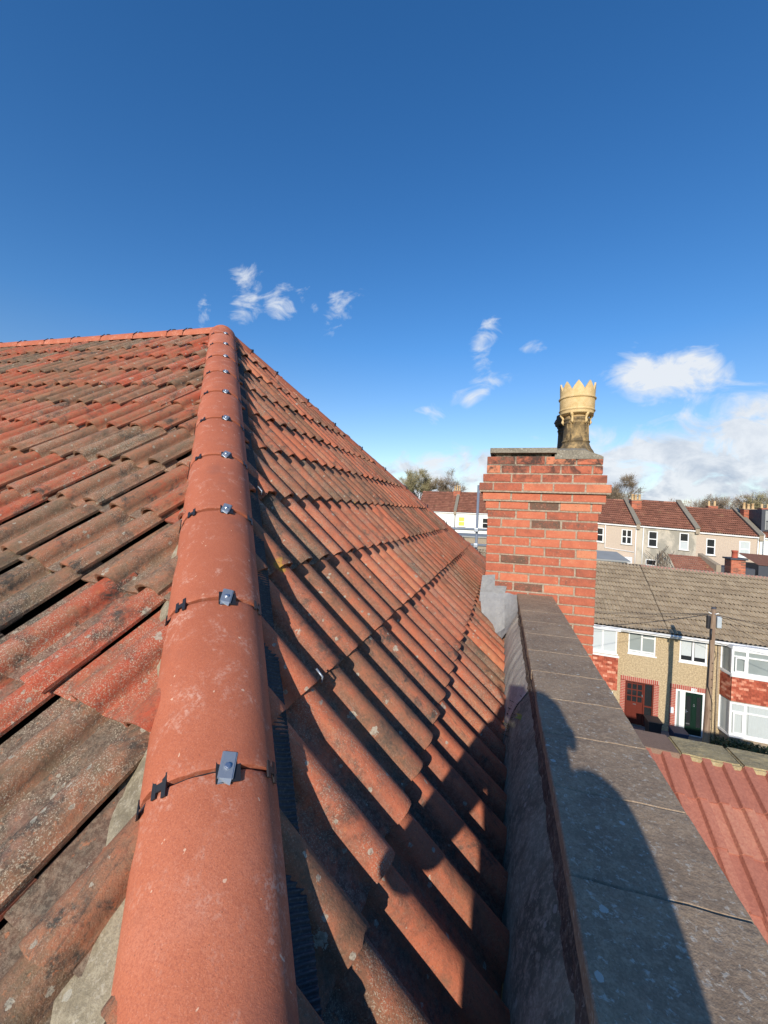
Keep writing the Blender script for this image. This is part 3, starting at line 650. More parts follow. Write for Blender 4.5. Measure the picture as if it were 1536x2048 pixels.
# moss, twigs and leaf lying in the gutter
mb=MB(); random.seed(3)
for i in range(260):
    q_=random.random()**.8; x=.055+q_*.08; y=1.92+random.gauss(0,.07); z=-.975+q_*.14+random.random()*.015; a=random.random()*6.28; l=random.uniform(.006,.03)
    if random.random()<.35:
        mb.tube([(x,y,z+.004),(x+l*1.3*math.cos(a),y+l*1.3*math.sin(a),z+.012)],.0012,3)
    else:
        mb.add([(x,y,z),(x+l*.6*math.cos(a),y+l*.6*math.sin(a),z+.008),(x+l*.4*math.cos(a+1.2),y+l*.4*math.sin(a+1.2),z+.014)],[(0,1,2)])
tag(mb.build('moss_debris',M['moss']),'dark clump of moss and twigs lying in the gutter','debris',kind='stuff')
mb=MB(); c=Vector((.118,1.80,-.835)); pts=[]
out=[(0,-.05),(.018,-.02),(.045,-.018),(.026,.008),(.03,.035),(.008,.026),(0,.06),(-.010,.026),(-.034,.03),(-.024,.004),(-.042,-.018),(-.016,-.022)]
mb.add([c+Vector((0,0,.006))]+[c+Vector((x,y,.012*math.sin(x*60)+.01*abs(x)*10)) for x,y in out],[(0,i+1,(i+1)%12+1) for i in range(12)])
mb.tube([c+Vector((0,-.05,0)),c+Vector((.01,-.09,.004))],.0012,4)
tag(mb.build('dry_leaf',M['dryleaf']),'dry yellow leaf lying in the gutter next to the parapet','leaf')
random.seed(11)
# ------------------------------------------------------------------ chimney
chx0,chx1,chy0,chy1=-.127,.724,3.572,4.52
ch=thing('chimney_stack','orange-red brick chimney stack with corbelled top and crown-topped clay pots','chimney',(.3,4.05,-1.5)); g=under(ch)
mb=MB(); mo=MB()
def course(zb,px,py,off,h=.0625):
    x0,x1,y0,y1=chx0-px,chx1+px,chy0-py,chy1+py
    mo.box(x0+.005,x1-.005,y0+.005,y1-.005,zb-.0130,zb+h+.0006)
    def bricks(a,b,first,fn):
        p=a; ln=first
        while p<b-.03:
            q=min(p+ln,b); 
            if b-q<.06: q=b
            mb.cur=(min(1,max(0,random.gauss(.58,.20))) if random.random()>.06 else random.uniform(.0,.12),random.random(),random.random())
            fn(p,q); p=q+.0125; ln=.2215
    j=lambda s=.0035: random.uniform(-s,s)
    bev=.005
    hd=off%2
    bricks(x0,x1,.108 if hd else .2235,lambda p,q: mb.rbox(p,q,y0+j(),y0+.1,zb+j(.0012),zb+h+j(.0012),bev))
    bricks(x0,x1,.108 if hd else .2235,lambda p,q: mb.rbox(p,q,y1-.1,y1+j(),zb,zb+h,bev))
    bricks(y0+.112,y1-.112,.2235 if hd else .108,lambda p,q: mb.rbox(x1-.1,x1+j(),p,q,zb+j(.001),zb+h,bev))
    bricks(y0+.112,y1-.112,.2235 if hd else .108,lambda p,q: mb.rbox(x0+j(),x0+.1,p,q,zb+j(.001),zb+h,bev))
cs=.0752; ztop=.490
cor=[(0.02,0),(.02,0),(.048,.028),(.075,.055),(.045,.030),(.02,.012)]
for k in range(34):
    zb=ztop-cs*(k+1)+.0127; px,py=cor[k] if k<6 else (0,0)
    course(zb,px+(0 if k else .0),py,k)
mb.v=[(x+.0022*nz(x*31,y*31,z*31)+.0012*nz(x*90,z*90,y*90),y+.0030*nz(z*37,x*33,y*20)+.0012*nz(z*90,x*95),z+.0022*nz(y*31+x*27,z*29,5)) for x,y,z in mb.v]
g(mb.build('brickwork',M['brick'])); g(mo.build('mortar_core',M['mortar']))
# thin mortar weathering ledges on the corbels
mb=MB()
for k in (2,):
    z=ztop-cs*k-.002; mb.add([(chx0-.012,chy0-.0,z+.016),(chx1+.012,chy0-.0,z+.016),(chx1+.066,chy0-.050,z-cs+.004),(chx0-.066,chy0-.050,z-cs+.004)],[(0,1,2,3)])
    mb.v=[(x,y,z+.002*nz(x*30,y)) for x,y,z in mb.v]
# (kept thin: bricks of the course stand through it)
# concrete cap slab on the left half
mb=MB(); mb.rbox(-.125,.398,chy0-.035,chy1+.03,.516,.558,.004); g(mb.build('cap_slab',M['cap']))
mb=MB(); mb.box(-.085,.36,chy0+.02,chy1-.02,.485,.518); g(mb.build('slab_bed',M['mortar']))
# sloping mortar flaunching round the pots
mb=MB(); X0,X1,Y0,Y1=.385,chx1+.018,chy0-.006,chy1+.0; nx=26;ny=30; vs=[]
for j in range(ny+1):
    for i in range(nx+1):
        x=X0+(X1-X0)*i/nx; y=Y0+(Y1-Y0)*j/ny; e=min(X1-x,.13)/.13; e2=min(y-Y0,.10)/.10; e3=min(Y1-y,.1)/.1
        z=.487+.085*min(1,e)**.8*min(1,.62+.38*e2)*min(1,.4+.6*e3)+.006*nz(x*22,y*22)
        vs.append((x,y,z))
mb.add(vs,[(j*(nx+1)+i,j*(nx+1)+i+1,(j+1)*(nx+1)+i+1,(j+1)*(nx+1)+i) for j in range(ny) for i in range(nx)])
for edge in ([i for i in range(nx+1)],[j*(nx+1)+nx for j in range(ny+1)],[j*(nx+1) for j in range(ny+1)]):
    P=[Vector(vs[i]) for i in edge]; mb.add(P+[Vector((p.x,p.y,.47)) for p in P],[(i,i+1,len(P)+i+1,len(P)+i) for i in range(len(P)-1)])
g(mb.build('flaunching',M['cap'],smooth=True))
def pot(cx,cy,full,ang=0,dark=False):
    mb=MB(); z0=.548; PM=M['potdark'] if dark else M['pot']; CM=M['potdark'] if dark else M['potcrown']
    prof=[(.178,0),(.170,.02),(.150,.045),(.134,.075),(.127,.098),(.134,.100),(.136,.108),(.127,.113),(.1245,.12),(.1215,.18),(.118,.262),(.126,.266),(.128,.276),(.119,.281),(.117,.292),(.128,.297),(.130,.307),(.116,.314),(.113,.345),(.100,.345),(.100,.2)]
    mb.lathe(prof,0,0,0,40)
    o=mb.build('chimney_pot',PM,smooth=True); o.location=(cx,cy,z0); o.scale=(.83,.83,.95); o.parent=ch; o.matrix_parent_inverse=Matrix.Translation(-ch.location)
    # raised panels on the shaft
    for k in range(4):
        pn=MB(); a=ang+k*PI/2+PI/4
        for da in (-.16,.16):
            pts=[(math.cos(a+da)*r,math.sin(a+da)*r,z) for r,z in ((.128,.115),(.1235,.18),(.121,.262))]; pn.tube(pts,.006,6)
        pn.tube([(math.cos(a+d_)*.1205,math.sin(a+d_)*.1205,.262+.006*math.cos(d_*9)) for d_ in (-.16,-.08,0,.08,.16)],.006,6)
        p2=pn.build('shaft_panel',PM,smooth=True); p2.parent=o
    # bracket scrolls carrying the crown
    for k in range(6):
        b=MB(); a=ang+k*PI/3; c,s_=math.cos(a),math.sin(a)
        b.tube([(c*.118,s_*.118,.262),(c*.136,s_*.136,.285),(c*.128,s_*.128,.310),(c*.140,s_*.140,.335),(c*.158,s_*.158,.352)],[.010,.014,.011,.015,.012],8)
        p3=b.build('crown_bracket',CM,smooth=True); p3.parent=o
    c=MB(); n=90; pr_=[(.112,.338),(.150,.345),(.160,.352),(.164,.372),(.172,.378),(.174,.384),(.166,.390),(.164,.396),(.166,.40),(.167,.46),(.168,.480),(.178,.486),(.180,.493),(.171,.499),(.168,.503),(.1665,.515)]
    if full:
        vs=[]
        for (r,z) in pr_:
            for k in range(n): t=2*PI*k/n; vs.append((r*math.cos(t),r*math.sin(t),z))
        for k in range(n):
            t=2*PI*k/n; q=(k*9/n)%1; hh=.552+.078*(1-abs(2*q-1))**.85; vs.append((.172*math.cos(t+ang),.172*math.sin(t+ang),hh) if False else (.170*math.cos(t),.170*math.sin(t),hh))
        m=len(pr_)+1
        for k in range(n):
            t=2*PI*k/n; q=(k*9/n)%1; hh=.552+.078*(1-abs(2*q-1))**.85; vs.append((.154*math.cos(t),.154*math.sin(t),hh))
        for k in range(n): t=2*PI*k/n; vs.append((.148*math.cos(t),.148*math.sin(t),.39))
        m=len(pr_)+3
        c.add(vs,[(i*n+k,i*n+(k+1)%n,(i+1)*n+(k+1)%n,(i+1)*n+k) for i in range(m-1) for k in range(n)])
    else:
        c.lathe(pr_[:9]+[(.150,.42),(.148,.45),(.13,.45),(.13,.4)],0,0,0,36)
    p4=c.build('pot_crown',CM,smooth=True); p4.parent=o
    e=p4.modifiers.new('e','EDGE_SPLIT'); e.split_angle=R(35)
    p4.rotation_euler=(0,0,ang)
    if dark: o['label']='dark sooty pot behind the crowned one'
    return o
s=NT('clean_buff_crown'); n_=s.noise(22,5,.7); M['potcrown']=s.fin(s.mix(s.m('MULTIPLY',s.step(s.noise(7,5,.7,.5),.55,.72),.35),s.mix(s.step(n_,.35,.65),(.60,.42,.19),(.70,.52,.27)),(.36,.25,.13)),.85,s.bump(n_,.35,.004),spec=.25)
M['potdark']=mat_simple('sooty_black_pot',(.075,.058,.042),.9,0,(40,.4,.004),.5,14)
pot(.575,3.83,True,R(4)); pot(.585,4.26,False,R(20),True)
# lead flashing at the foot of the chimney
mb=MB()
def sheet(poly,y,b=.003,bow=0): # poly x,z on the chimney face
    mb.prism(poly,y-b,y)
sheet([(-.150,-.52),(-.045,-.505),(-.045,-.60),(.030,-.595),(.052,-.60),(.030,-.70),(.020,-.74),(-.17,-.74)],chy0-.004)
# apron dressed down over the end of the gutter
def quadgrid(mb,P,nu,nv,amp):
    vs=[]
    for j in range(nv+1):
        for i in range(nu+1):
            a=P[0].lerp(P[1],i/nu); b=P[3].lerp(P[2],i/nu); p=a.lerp(b,j/nv); p.z+=amp*nz(p.x*17,p.y*17,p.z*9); vs.append(p)
    mb.add(vs,[(j*(nu+1)+i,j*(nu+1)+i+1,(j+1)*(nu+1)+i+1,(j+1)*(nu+1)+i) for j in range(nv) for i in range(nu)])
yv=chy0-.008
quadgrid(mb,[Vector((-.165,yv,-.665)),Vector((.035,yv,-.655)),Vector((.05,yv-.16,-.97)),Vector((-.12,yv-.10,-.98))],8,8,.012)
quadgrid(mb,[Vector((.035,yv,-.655)),Vector((.138,yv,-.66)),Vector((.150,yv-.24,-.80)),Vector((.05,yv-.16,-.965))],8,8,.012)
quadgrid(mb,[Vector((-.03,yv-.13,-.975)),Vector((.152,yv-.22,-.79)),Vector((.152,yv-.27,-.775)),Vector((-.01,yv-.22,-1.03))],8,6,.01)
g(mb.build('lead_flashing',M['lead']))

# ------------------------------------------------------------------ lower red roof and front parapet beyond
lr=thing('lower_roof','faded pinkish-red tiled lower roof beyond the coping wall','roof',(2,3,-3)); g=under(lr)
kL2=.55; nrm=Vector((0,-kL2,1)).normalized(); up=Vector((0,1,kL2)).normalized()
def slopez(y,x): return -2.075+kL2*(y-4.2)-.035*(x-1.7)
exl=Vector((1,0,-.035)).normalized()
def tiled(mb,O,ex,gy,n,Wd,rows,tw,gauge,prof,res,step,jit=.003,shade=None,lipg=1.):
    """simple lapped rows of profiled tiles (top faces and tail lips)"""
    nt=int(Wd/tw)
    for r in range(rows):
        off=random.uniform(-.01,.01)
        for t in range(nt):
            mb.cur=rnd() if shade is None else shade(r,t)
            u0=t*tw+off; dv=random.uniform(-jit,jit); dh_=random.uniform(-jit,jit)*.5
            P=lambda s,q,z: O+ex*(u0+s*tw)+gy*(r*gauge+q+dv)+n*(prof(s)+z+dh_)
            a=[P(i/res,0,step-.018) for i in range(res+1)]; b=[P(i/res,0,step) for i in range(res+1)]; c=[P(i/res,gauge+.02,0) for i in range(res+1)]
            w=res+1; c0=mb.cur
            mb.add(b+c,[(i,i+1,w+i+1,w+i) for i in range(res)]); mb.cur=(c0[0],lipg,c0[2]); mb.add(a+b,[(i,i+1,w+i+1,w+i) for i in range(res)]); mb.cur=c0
def prof_low(s):
    t=(s*2)%1
    h=.0
    if t>.46: h=.034*min(1,(t-.46)/.10,max(0,(1-t))/.05)
    if .20<t<.24: h+=.004
    if s<.02: h=.009
    if .035<s<.05: h=.007
    return h
mb=MB()
O=Vector((.45,4.2,slopez(4.2,.45)+.0))-up*.345*6
tiled(mb,O-up*.0+Vector((0,0,-.012)),exl,up,nrm,9.0,6,.305,.345,prof_low,40,.014,shade=lambda r,t:(random.choice((.15,.35,.5,.75,.3)),random.random(),random.random()))
g(mb.build('roof_slope',M['redlow']))
mb=MB(); sh=lambda x:-.035*(x-1.7)
mb.add([(.42,4.2,slopez(4.2,.42)-.05),(9.5,4.2,slopez(4.2,9.5)-.05),(9.5,2.0,slopez(2.0,9.5)-.05),(.42,2.0,slopez(2.0,.42)-.05)],[(0,1,2,3)]); g(mb.build('underlay',M['dark']))
fw=thing('front_parapet','street parapet with yellow lichened coping stones above the lower red roof','wall',(2,4.35,-4)); g=under(fw)
mb=MB(); mb.box(.43,9.4,4.215,4.485,-9.5,-2.075-.03,sh); g(mb.build('wall_body',M['brickwall']))
xs=[.44,.86,1.265,1.578]; x=2.037
while x<9.2: xs.append(x); x+=random.uniform(.455,.475)
for i in range(len(xs)-1):
    a,b=xs[i]+.004,xs[i+1]-.004; bm=bmesh.new(); bmesh.ops.create_cube(bm,size=1)
    brown=i<3; dz=random.uniform(-.004,.004)+(.0 if brown else 0)
    for v in bm.verts: v.co=Vector((a+(v.co.x+.5)*(b-a),4.19+(v.co.y+.5)*.32,-2.105+(v.co.z+.5)*(.062)+dz))
    bmesh.ops.bevel(bm,geom=bm.edges[:],offset=.004 if brown else .014,segments=2,affect='EDGES')
    bmesh.ops.subdivide_edges(bm,edges=[e for e in bm.edges if e.calc_length()>.1],cuts=10,use_grid_fill=True)
    for v in bm.verts:
        p=v.co; v.co=p+Vector((0,nz(p.x*14,4,i)*(.001 if brown else .003),sh(p.x)+nz(p.x*18,p.y*18,i)*(.0005 if brown else .005)))
    mb=MB(); mb.frombm(bm); o=g(mb.build('coping_slab' if brown else 'coping_stone',M['brownslab'] if brown else M['yellowstone'],smooth=False))
#INSERT
# ------------------------------------------------------------------ terrain, street
def terr(x,y):
    a=-9.45-.035*(x-7); b=-6.0-.045*(x-16)
    if y<24: z=a
    elif y<44: q=(y-24)/20; q=q*q*(3-2*q); z=a+(b-a)*q
    elif y<62: z=b
    else:
        c=-4.5-.02*x; q=min(1,(y-62)/60); z=b+(c-b)*q
        if y>122: z=c+min(1,(y-122)/500)*3.5
    if abs(x)>120: 
        z=max(z,-12) if x<0 else max(z,-14)
    return z
mb=MB(); xs_=[-1500,-600,-300,-150,-90]+[-60+4*i for i in range(41)]+[130,200,350,700,1500]; ys_=[-600,-200,-60,-20,-8,0,4,8,12,13.2]+[14+2*i for i in range(40)]+[100,110,125,150,200,300,500,900,1500]
vs=[(x,y,terr(max(-60,min(100,x)),y)-.02) for y in ys_ for x in xs_]; w=len(xs_)
mb.add(vs,[(j*w+i,j*w+i+1,(j+1)*w+i+1,(j+1)*w+i) for j in range(len(ys_)-1) for i in range(w-1)])
tag(mb.build('ground',M['grassm'],smooth=True),kind='structure')
def strip(name,mt,y0,y1,dz,x0=-60,x1=80,thick=None):
    mb=MB(); n=20; vs=[]
    for i in range(n+1):
        x=x0+(x1-x0)*i/n; z=-9.45-.035*(x-7)+dz
        vs+= [(x,y0,z),(x,y1,z)]
    mb.add(vs,[(2*i,2*i+2,2*i+3,2*i+1) for i in range(n)])
    if thick:
        for k,y in ((0,y0),(1,y1)):
            mb.add([v for v in vs[k::2]]+[(v[0],v[1],v[2]-thick) for v in vs[k::2]],[(i,i+1,n+2+i,n+1+i) for i in range(n)])
    return tag(mb.build(name,M[mt]),kind='structure')
strip('road','asphalt',7.6,14.8,-.012)
strip('pavement','paving',14.8,17.2,.11,thick=.13); strip('pavement','paving',4.6,7.6,.11,thick=.13)
strip('front_yards','paving',17.2,21.0,.12,thick=.13)

# ------------------------------------------------------------------ near terrace across the street
shN=lambda x:-.035*(x-7)
def wallgrid(mb,x0,x1,z0,z1,ops,y,sh,depth=.12):
    xs=sorted(set([x0,x1]+[v for o in ops for v in (o[0],o[1]) if x0<v<x1])); zs=sorted(set([z0,z1]+[v for o in ops for v in (o[2],o[3]) if z0<v<z1]))
    for i in range(len(xs)-1):
        for j in range(len(zs)-1):
            cx,cz=(xs[i]+xs[i+1])/2,(zs[j]+zs[j+1])/2
            if any(o[0]<cx<o[1] and o[2]<cz<o[3] for o in ops): continue
            a,b,c,d=xs[i],xs[i+1],zs[j],zs[j+1]
            mb.quad((a,y,c+sh(a)),(b,y,c+sh(b)),(b,y,d+sh(b)),(a,y,d+sh(a)))
    for a,b,c,d in [o[:4] for o in ops]:
        d=min(d,z1);c=max(c,z0); Y=y+depth
        P=[(a,c),(b,c),(b,d),(a,d)]
        for k in range(4):
            (p,q),(r,s_)=P[k],P[(k+1)%4]; mb.quad((p,y,q+sh(p)),(r,y,s_+sh(r)),(r,Y,s_+sh(r)),(p,Y,q+sh(p)))
def window(g,x0,x1,z0,z1,y,sh,cols,glass,name='window',fr=.055,inset=.03,transoms=None,blind=None,mt='whitepvc',sill=True,deep=.07):
    """cols: list of mullion x fractions; transoms: list of (col index,z fraction); frame mesh with a pane child"""
    mb=MB(); Y0,Y1=y+inset,y+inset+deep
    def bar(a,b,c,d,yy0=None,yy1=None): mb.box(a,b,yy0 if yy0 is not None else Y0,yy1 if yy1 is not None else Y1,c,d,sh)
    bar(x0,x1,z1-fr,z1); bar(x0,x1,z0,z0+fr); bar(x0,x0+fr,z0+fr,z1-fr); bar(x1-fr,x1,z0+fr,z1-fr)
    ed=[x0+fr]+[x0+(x1-x0)*c for c in cols]+[x1-fr]
    for c in cols: xx=x0+(x1-x0)*c; bar(xx-fr*.55,xx+fr*.55,z0+fr,z1-fr)
    for (ci,zf) in (transoms or []):
        zz=z0+(z1-z0)*zf; bar(ed[ci]+(fr*.55 if ci else 0),ed[ci+1]-(fr*.55 if ci+1<len(ed)-1 else 0),zz-fr*.5,zz+fr*.5,Y0+.003,Y1-.003)
    if sill: mb.box(x0-.04,x1+.04,y-.05,y+inset-.002,z0-.05,z0+.004,sh)
    w=g(mb.build(name,M[mt]))
    p=MB(); p.box(x0+fr*.6,x1-fr*.6,Y0+.028,Y0+.034,z0+fr*.6,z1-fr*.6,sh); pn=p.build('pane',M[glass]); pn.parent=w
    if blind:
        p=MB()
        for (a,b,c,d) in blind: p.box(x0+(x1-x0)*a,x0+(x1-x0)*b,Y0+.018,Y0+.026,z0+(z1-z0)*c,z0+(z1-z0)*d,sh)
        bl=p.build('blind',M['blind']); bl.parent=w
    return w
F=21.
def near_roof(g,x0,x1,ridgemat,stops=None):
    # front slope: eaves at y 20.62 z -4.90 ; ridge at y 25 z -2.42
    gy=Vector((0,4.38,2.50)).normalized(); n=Vector((0,-gy.z,gy.y)); Ls=math.hypot(4.38,2.50); ex=Vector((1,0,-.035)).normalized()
    mb=MB(); O=Vector((x0,20.62,-4.93+shN(x0)))
    def pr(s):
        t=(s*2)%1
        return .060*(.5-.5*math.cos(t*2*PI))**.8
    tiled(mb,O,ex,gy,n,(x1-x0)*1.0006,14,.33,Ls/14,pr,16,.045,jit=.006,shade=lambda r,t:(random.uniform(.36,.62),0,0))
    o=g(mb.build('roof_slope',M['roofgrey']))
    b=MB(); b.box(x0,x1,20.7,29.3,-5.02,-4.97,shN); b.add([(x0,25.02,-2.5+shN(x0)),(x1,25.02,-2.5+shN(x1)),(x1,29.4,-5+shN(x1)),(x0,29.4,-5+shN(x0))],[(0,1,2,3)]); 
    b.add([(x0,20.75,-4.9+shN(x0)),(x1,20.75,-4.9+shN(x1)),(x1,25.0,-2.5+shN(x1)),(x0,25.0,-2.5+shN(x0))],[(0,1,2,3)])
    g(b.build('roof_back',M['roofgrey']))
    r=MB(); x=x0
    while x<x1-.05:
        q=min(x+.45,x1); pts=[]
        nn=8
        for xx in (x+.004,q-.004):
            for k in range(nn+1): t=PI*k/nn; pts.append((xx,25.0+.13*math.cos(t),-2.50+.11*math.sin(t)+shN(xx)))
        r.cur=rnd(); r.add(pts,[(k,k+1,nn+2+k,nn+1+k) for k in range(nn)]); x+=.45
    rd=g(r.build('ridge',M[ridgemat]))
    # gutter and fascia
    b=MB(); b.tube([(x0,20.60,-4.985+shN(x0)),(x1,20.60,-4.985+shN(x1))],.055,8); g(b.build('rain_gutter',M['whitepvc'],smooth=True))
    b=MB(); b.box(x0,x1,20.66,20.70,-5.10,-4.95,shN); g(b.build('fascia',M['whitepvc']))
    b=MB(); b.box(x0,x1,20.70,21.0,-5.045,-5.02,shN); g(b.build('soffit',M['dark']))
def hung(mb,poly,y0,z0,z1,nx):
    pass
def tilehang(mb,P,Q,z0,z1):
    """rows of hung clay tiles on the vertical face from P to Q (x,y)"""
    P=Vector((*P,0)); Q=Vector((*Q,0)); L_=(Q-P).length; e=(Q-P)/L_; n=Vector((e.y,-e.x,0)); rows=int(round((z1-z0)/.105)); gh=(z1-z0)/rows
    for r in range(rows):
        off=(r%2)*.085; u=-off
        while u<L_:
            a=max(0,u+.003); b=min(L_,u+.167); u+=.17
            if b-a<.02: continue
            mb.cur=rnd(); j=random.uniform(0,.006)
            z=z0+r*gh; A=P+e*a; B=P+e*b; t=z+gh+.012
            q=[A+n*(.024+j)+Vector((0,0,z+shN(A.x))),B+n*(.024+j)+Vector((0,0,z+shN(B.x))),B+n*.006+Vector((0,0,t+shN(B.x))),A+n*.006+Vector((0,0,t+shN(A.x)))]
            mb.add(q,[(0,1,2,3)]); k=[A+n*.002+Vector((0,0,z+shN(A.x))),B+n*.002+Vector((0,0,z+shN(B.x)))]; mb.add([k[0],k[1],q[1],q[0]],[(0,1,2,3)])
def bay(g,xa,xb,splay,yf,yb,zt_u,zb_u,zt_h,zb_h,zt_l,zb_l,cols,both=True,first=None):
    """two-storey splayed bay; xa,xb extents of the front face, splay widens toward the wall"""
    pr=MB(); poly=[(xa-splay,yb),(xa,yf),(xb,yf),(xb+splay,yb)]
    def band(mb,z0,z1,off=0.,mt=None):
        q=[(xa-splay-off*.7,yb),(xa-off*.5,yf-off),(xb+off*.5,yf-off),(xb+splay+off*.7,yb)]
        for k in range(3):
            (x0,y0),(x1,y1)=q[k],q[k+1]; mb.quad((x0,y0,z0+shN(x0)),(x1,y1,z0+shN(x1)),(x1,y1,z1+shN(x1)),(x0,y0,z1+shN(x0)))
        for z in (z0,z1): mb.add([(x,y,z+shN(x)) for x,y in q],[(0,1,2,3)])
    root_b=MB(); band(root_b,zb_u-.02,-4.98,-.09); band(root_b,-9.6,zt_h,-.03); bo=g(root_b.build('bay_body',M['sidewall']))
    h=MB()
    for k in range(3): tilehang(h,poly[k],poly[k+1],zb_h,zt_h)
    ho=h.build('hung_tiles',M['hungtile']); ho.parent=bo
    for a_,b2,o2 in ((-5.11,-4.965,.05),(zb_u-.10,zb_u-.0,.05),(zb_l-.09,zb_l,.06),(zt_h-.005,zt_h+.04,.03)):
        t=MB(); band(t,a_,b2,o2); to=t.build('bay_trim',M['whitepvc']); to.parent=bo
    for (z0,z1,tag_) in ((zb_u,zt_u,'u'),(zb_l,zt_l,'l')):
        w=MB()
        def post(x,y): w.box(x-.04,x+.04,y-.04,y+.04,z0,z1,shN)
        for x,y in poly: post(x,y)
        fx=[xa+(xb-xa)*c for c in cols]
        for x in fx: w.box(x-.045,x+.045,yf-.03,yf+.03,z0,z1,shN)
        w.box(xa+.04,xb-.04,yf-.033,yf+.03,z1-.07,z1,shN); w.box(xa+.04,xb-.04,yf-.033,yf+.03,z0,z0+.08,shN)
        zt=z0+(z1-z0)*.72; w.box(xa+.04,xb-.04,yf-.027,yf+.027,zt-.03,zt+.03,shN)
        # opening light frames
        ed=[xa+.04]+fx+[xb-.04]
        for i in range(0,len(ed)-1,2):
            a,b=ed[i]+.05,ed[i+1]-.05
            w.box(a,b,yf-.045,yf-.034,z0+.09,z0+.14,shN); w.box(a,b,yf-.045,yf-.034,zt-.085,zt-.035,shN); w.box(a,a+.045,yf-.045,yf-.034,z0+.14,zt-.085,shN); w.box(b-.045,b,yf-.045,yf-.034,z0+.14,zt-.085,shN)
        wo=w.build('window',M['whitepvc']); wo.parent=bo
        p=MB(); band(p,z0+.02,z1-.02,-.012); po=p.build('pane',M['glassp'] if tag_=='l' else M['glassg']); po.parent=wo
        if tag_=='l':
            c=MB(); n=90; vs=[]
            for i in range(n+1):
                x=xa+.06+(xb-xa-.12)*i/n; yy=yf+.005+.006*math.sin(i*1.3)
                vs+=[(x,yf-.0105+.004*math.sin(i*1.9),z0+.09+shN(x)),(x,yf-.0105+.004*math.sin(i*1.9),z1-.08+shN(x))]
            c.add(vs,[(2*i,2*i+2,2*i+3,2*i+1) for i in range(n) if i%31!=17]); co=c.build('net_curtain',M['curtain']); co.parent=wo
    return bo
def near_house(name,label,x0,x1,ridgemat):
    t=thing(name,label,'house',((x0+x1)/2,F,-9.5),'terraced houses across the street'); g=under(t); return t,g
# house A: red door, flush window, bay on its left
tA,g=near_house('terraced_house','pebbledashed terraced house with dark red glazed door, left of the green-doored house',0.9,7.2,'roofgrey')
wb=MB(); opsA=[(5.70,6.79,-6.10,-5.14),(5.64,6.78,-9.33,-7.36)]
wallgrid(wb,.9,7.2,-9.7,-5.02,opsA,F,shN); wb.box(.95,7.15,21.25,29.2,-9.7,-5.0,shN); g(wb.build('wall',M['pebble']))
window(g,5.70,6.79,-6.10,-5.14,F,shN,[.50],'glassg',transoms=[(1,.80),(1,.12),(0,.12)])
def surround(g,xa,xb,z0,z1,wd=.2,openx=None):
    mb=MB(); oa,ob=openx
    def bk(a,b,c,d): mb.cur=(random.uniform(.15,.5),random.random(),random.random()); mb.box(a,b,F-.022,F-.002,c,d-.006,shN)
    z=z0; r=0
    while z<z1-.2:
        for (a,b) in ((xa,oa),(ob,xb)):
            w_=b-a
            if w_<.05: continue
            if r%2: bk(a,a+w_*.48,z,z+.062); bk(a+w_*.53,b,z,z+.062)
            else: bk(a,b,z,z+.062)
        z+=.075; r+=1
    x=xa
    while x<xb-.04: bk(x,min(x+.058,xb),z1-.2,z1); x+=.080
    o=g(mb.build('brick_surround',M['brick3'])); m=MB()
    m.box(xa,oa,F-.012,F-.001,z0,z1-.2,shN); m.box(ob,xb,F-.012,F-.001,z0,z1-.2,shN); m.box(xa,xb,F-.012,F-.001,z1-.205,z1,shN); mm=m.build('mortar',M['whitepoint']); mm.parent=o
surround(g,5.44,6.98,-9.5,-7.16,openx=(5.64,6.78))
# red door with nine panes and a sidelight
d=MB(); y=F+.02
d.box(5.64,5.69,y,y+.08,-9.33,-7.36,shN); d.box(6.73,6.78,y,y+.08,-9.33,-7.36,shN); d.box(5.69,6.73,y,y+.08,-7.42,-7.36,shN); d.box(6.38,6.44,y,y+.08,-9.33,-7.42,shN)
d.box(6.44,6.73,y,y+.08,-8.45,-8.39,shN); d.box(6.44,6.73,y,y+.08,-9.33,-9.2,shN); fo=g(d.build('door_frame',M['redpaint']))
d=MB(); Y=y+.02
xs4=[5.70+.03,5.90,6.11,6.34]
d.box(5.70,6.37,Y,Y+.04,-9.30,-8.34,shN)
for i,x in enumerate((5.70,5.905,6.12,6.335)): d.box(x,x+.04,Y,Y+.04,-8.34,-7.43,shN)
for z in (-8.34,-8.06,-7.78,-7.50): d.box(5.74,6.335,Y+.002,Y+.038,z,z+.045,shN)
for (a,b) in ((5.76,5.94),(5.97,6.13),(6.16,6.31)): d.box(a,b,Y-.008,Y-.0005,-9.15,-8.45,shN)
do=g(d.build('front_door',M['redpaint'])); p=MB(); p.box(5.70,6.37,Y+.018,Y+.024,-8.33,-7.43,shN); po=p.build('pane',M['glassd']); po.parent=do
p=MB(); p.box(6.35-.03,6.36,Y-.03,Y-.001,-8.02,-7.92,shN); po=p.build('handle',M['steel']); po.parent=do
p=MB(); p.box(5.99,6.10,Y-.012,Y-.009,-8.42,-8.38,shN); po=p.build('letterbox',M['steel']); po.parent=do
p=MB(); p.box(6.45,6.72,y+.04,y+.046,-9.2,-7.43,shN); po=p.build('sidelight',M['glassd']); po.parent=fo
near_roof(g,.9,7.2,'roofgrey')
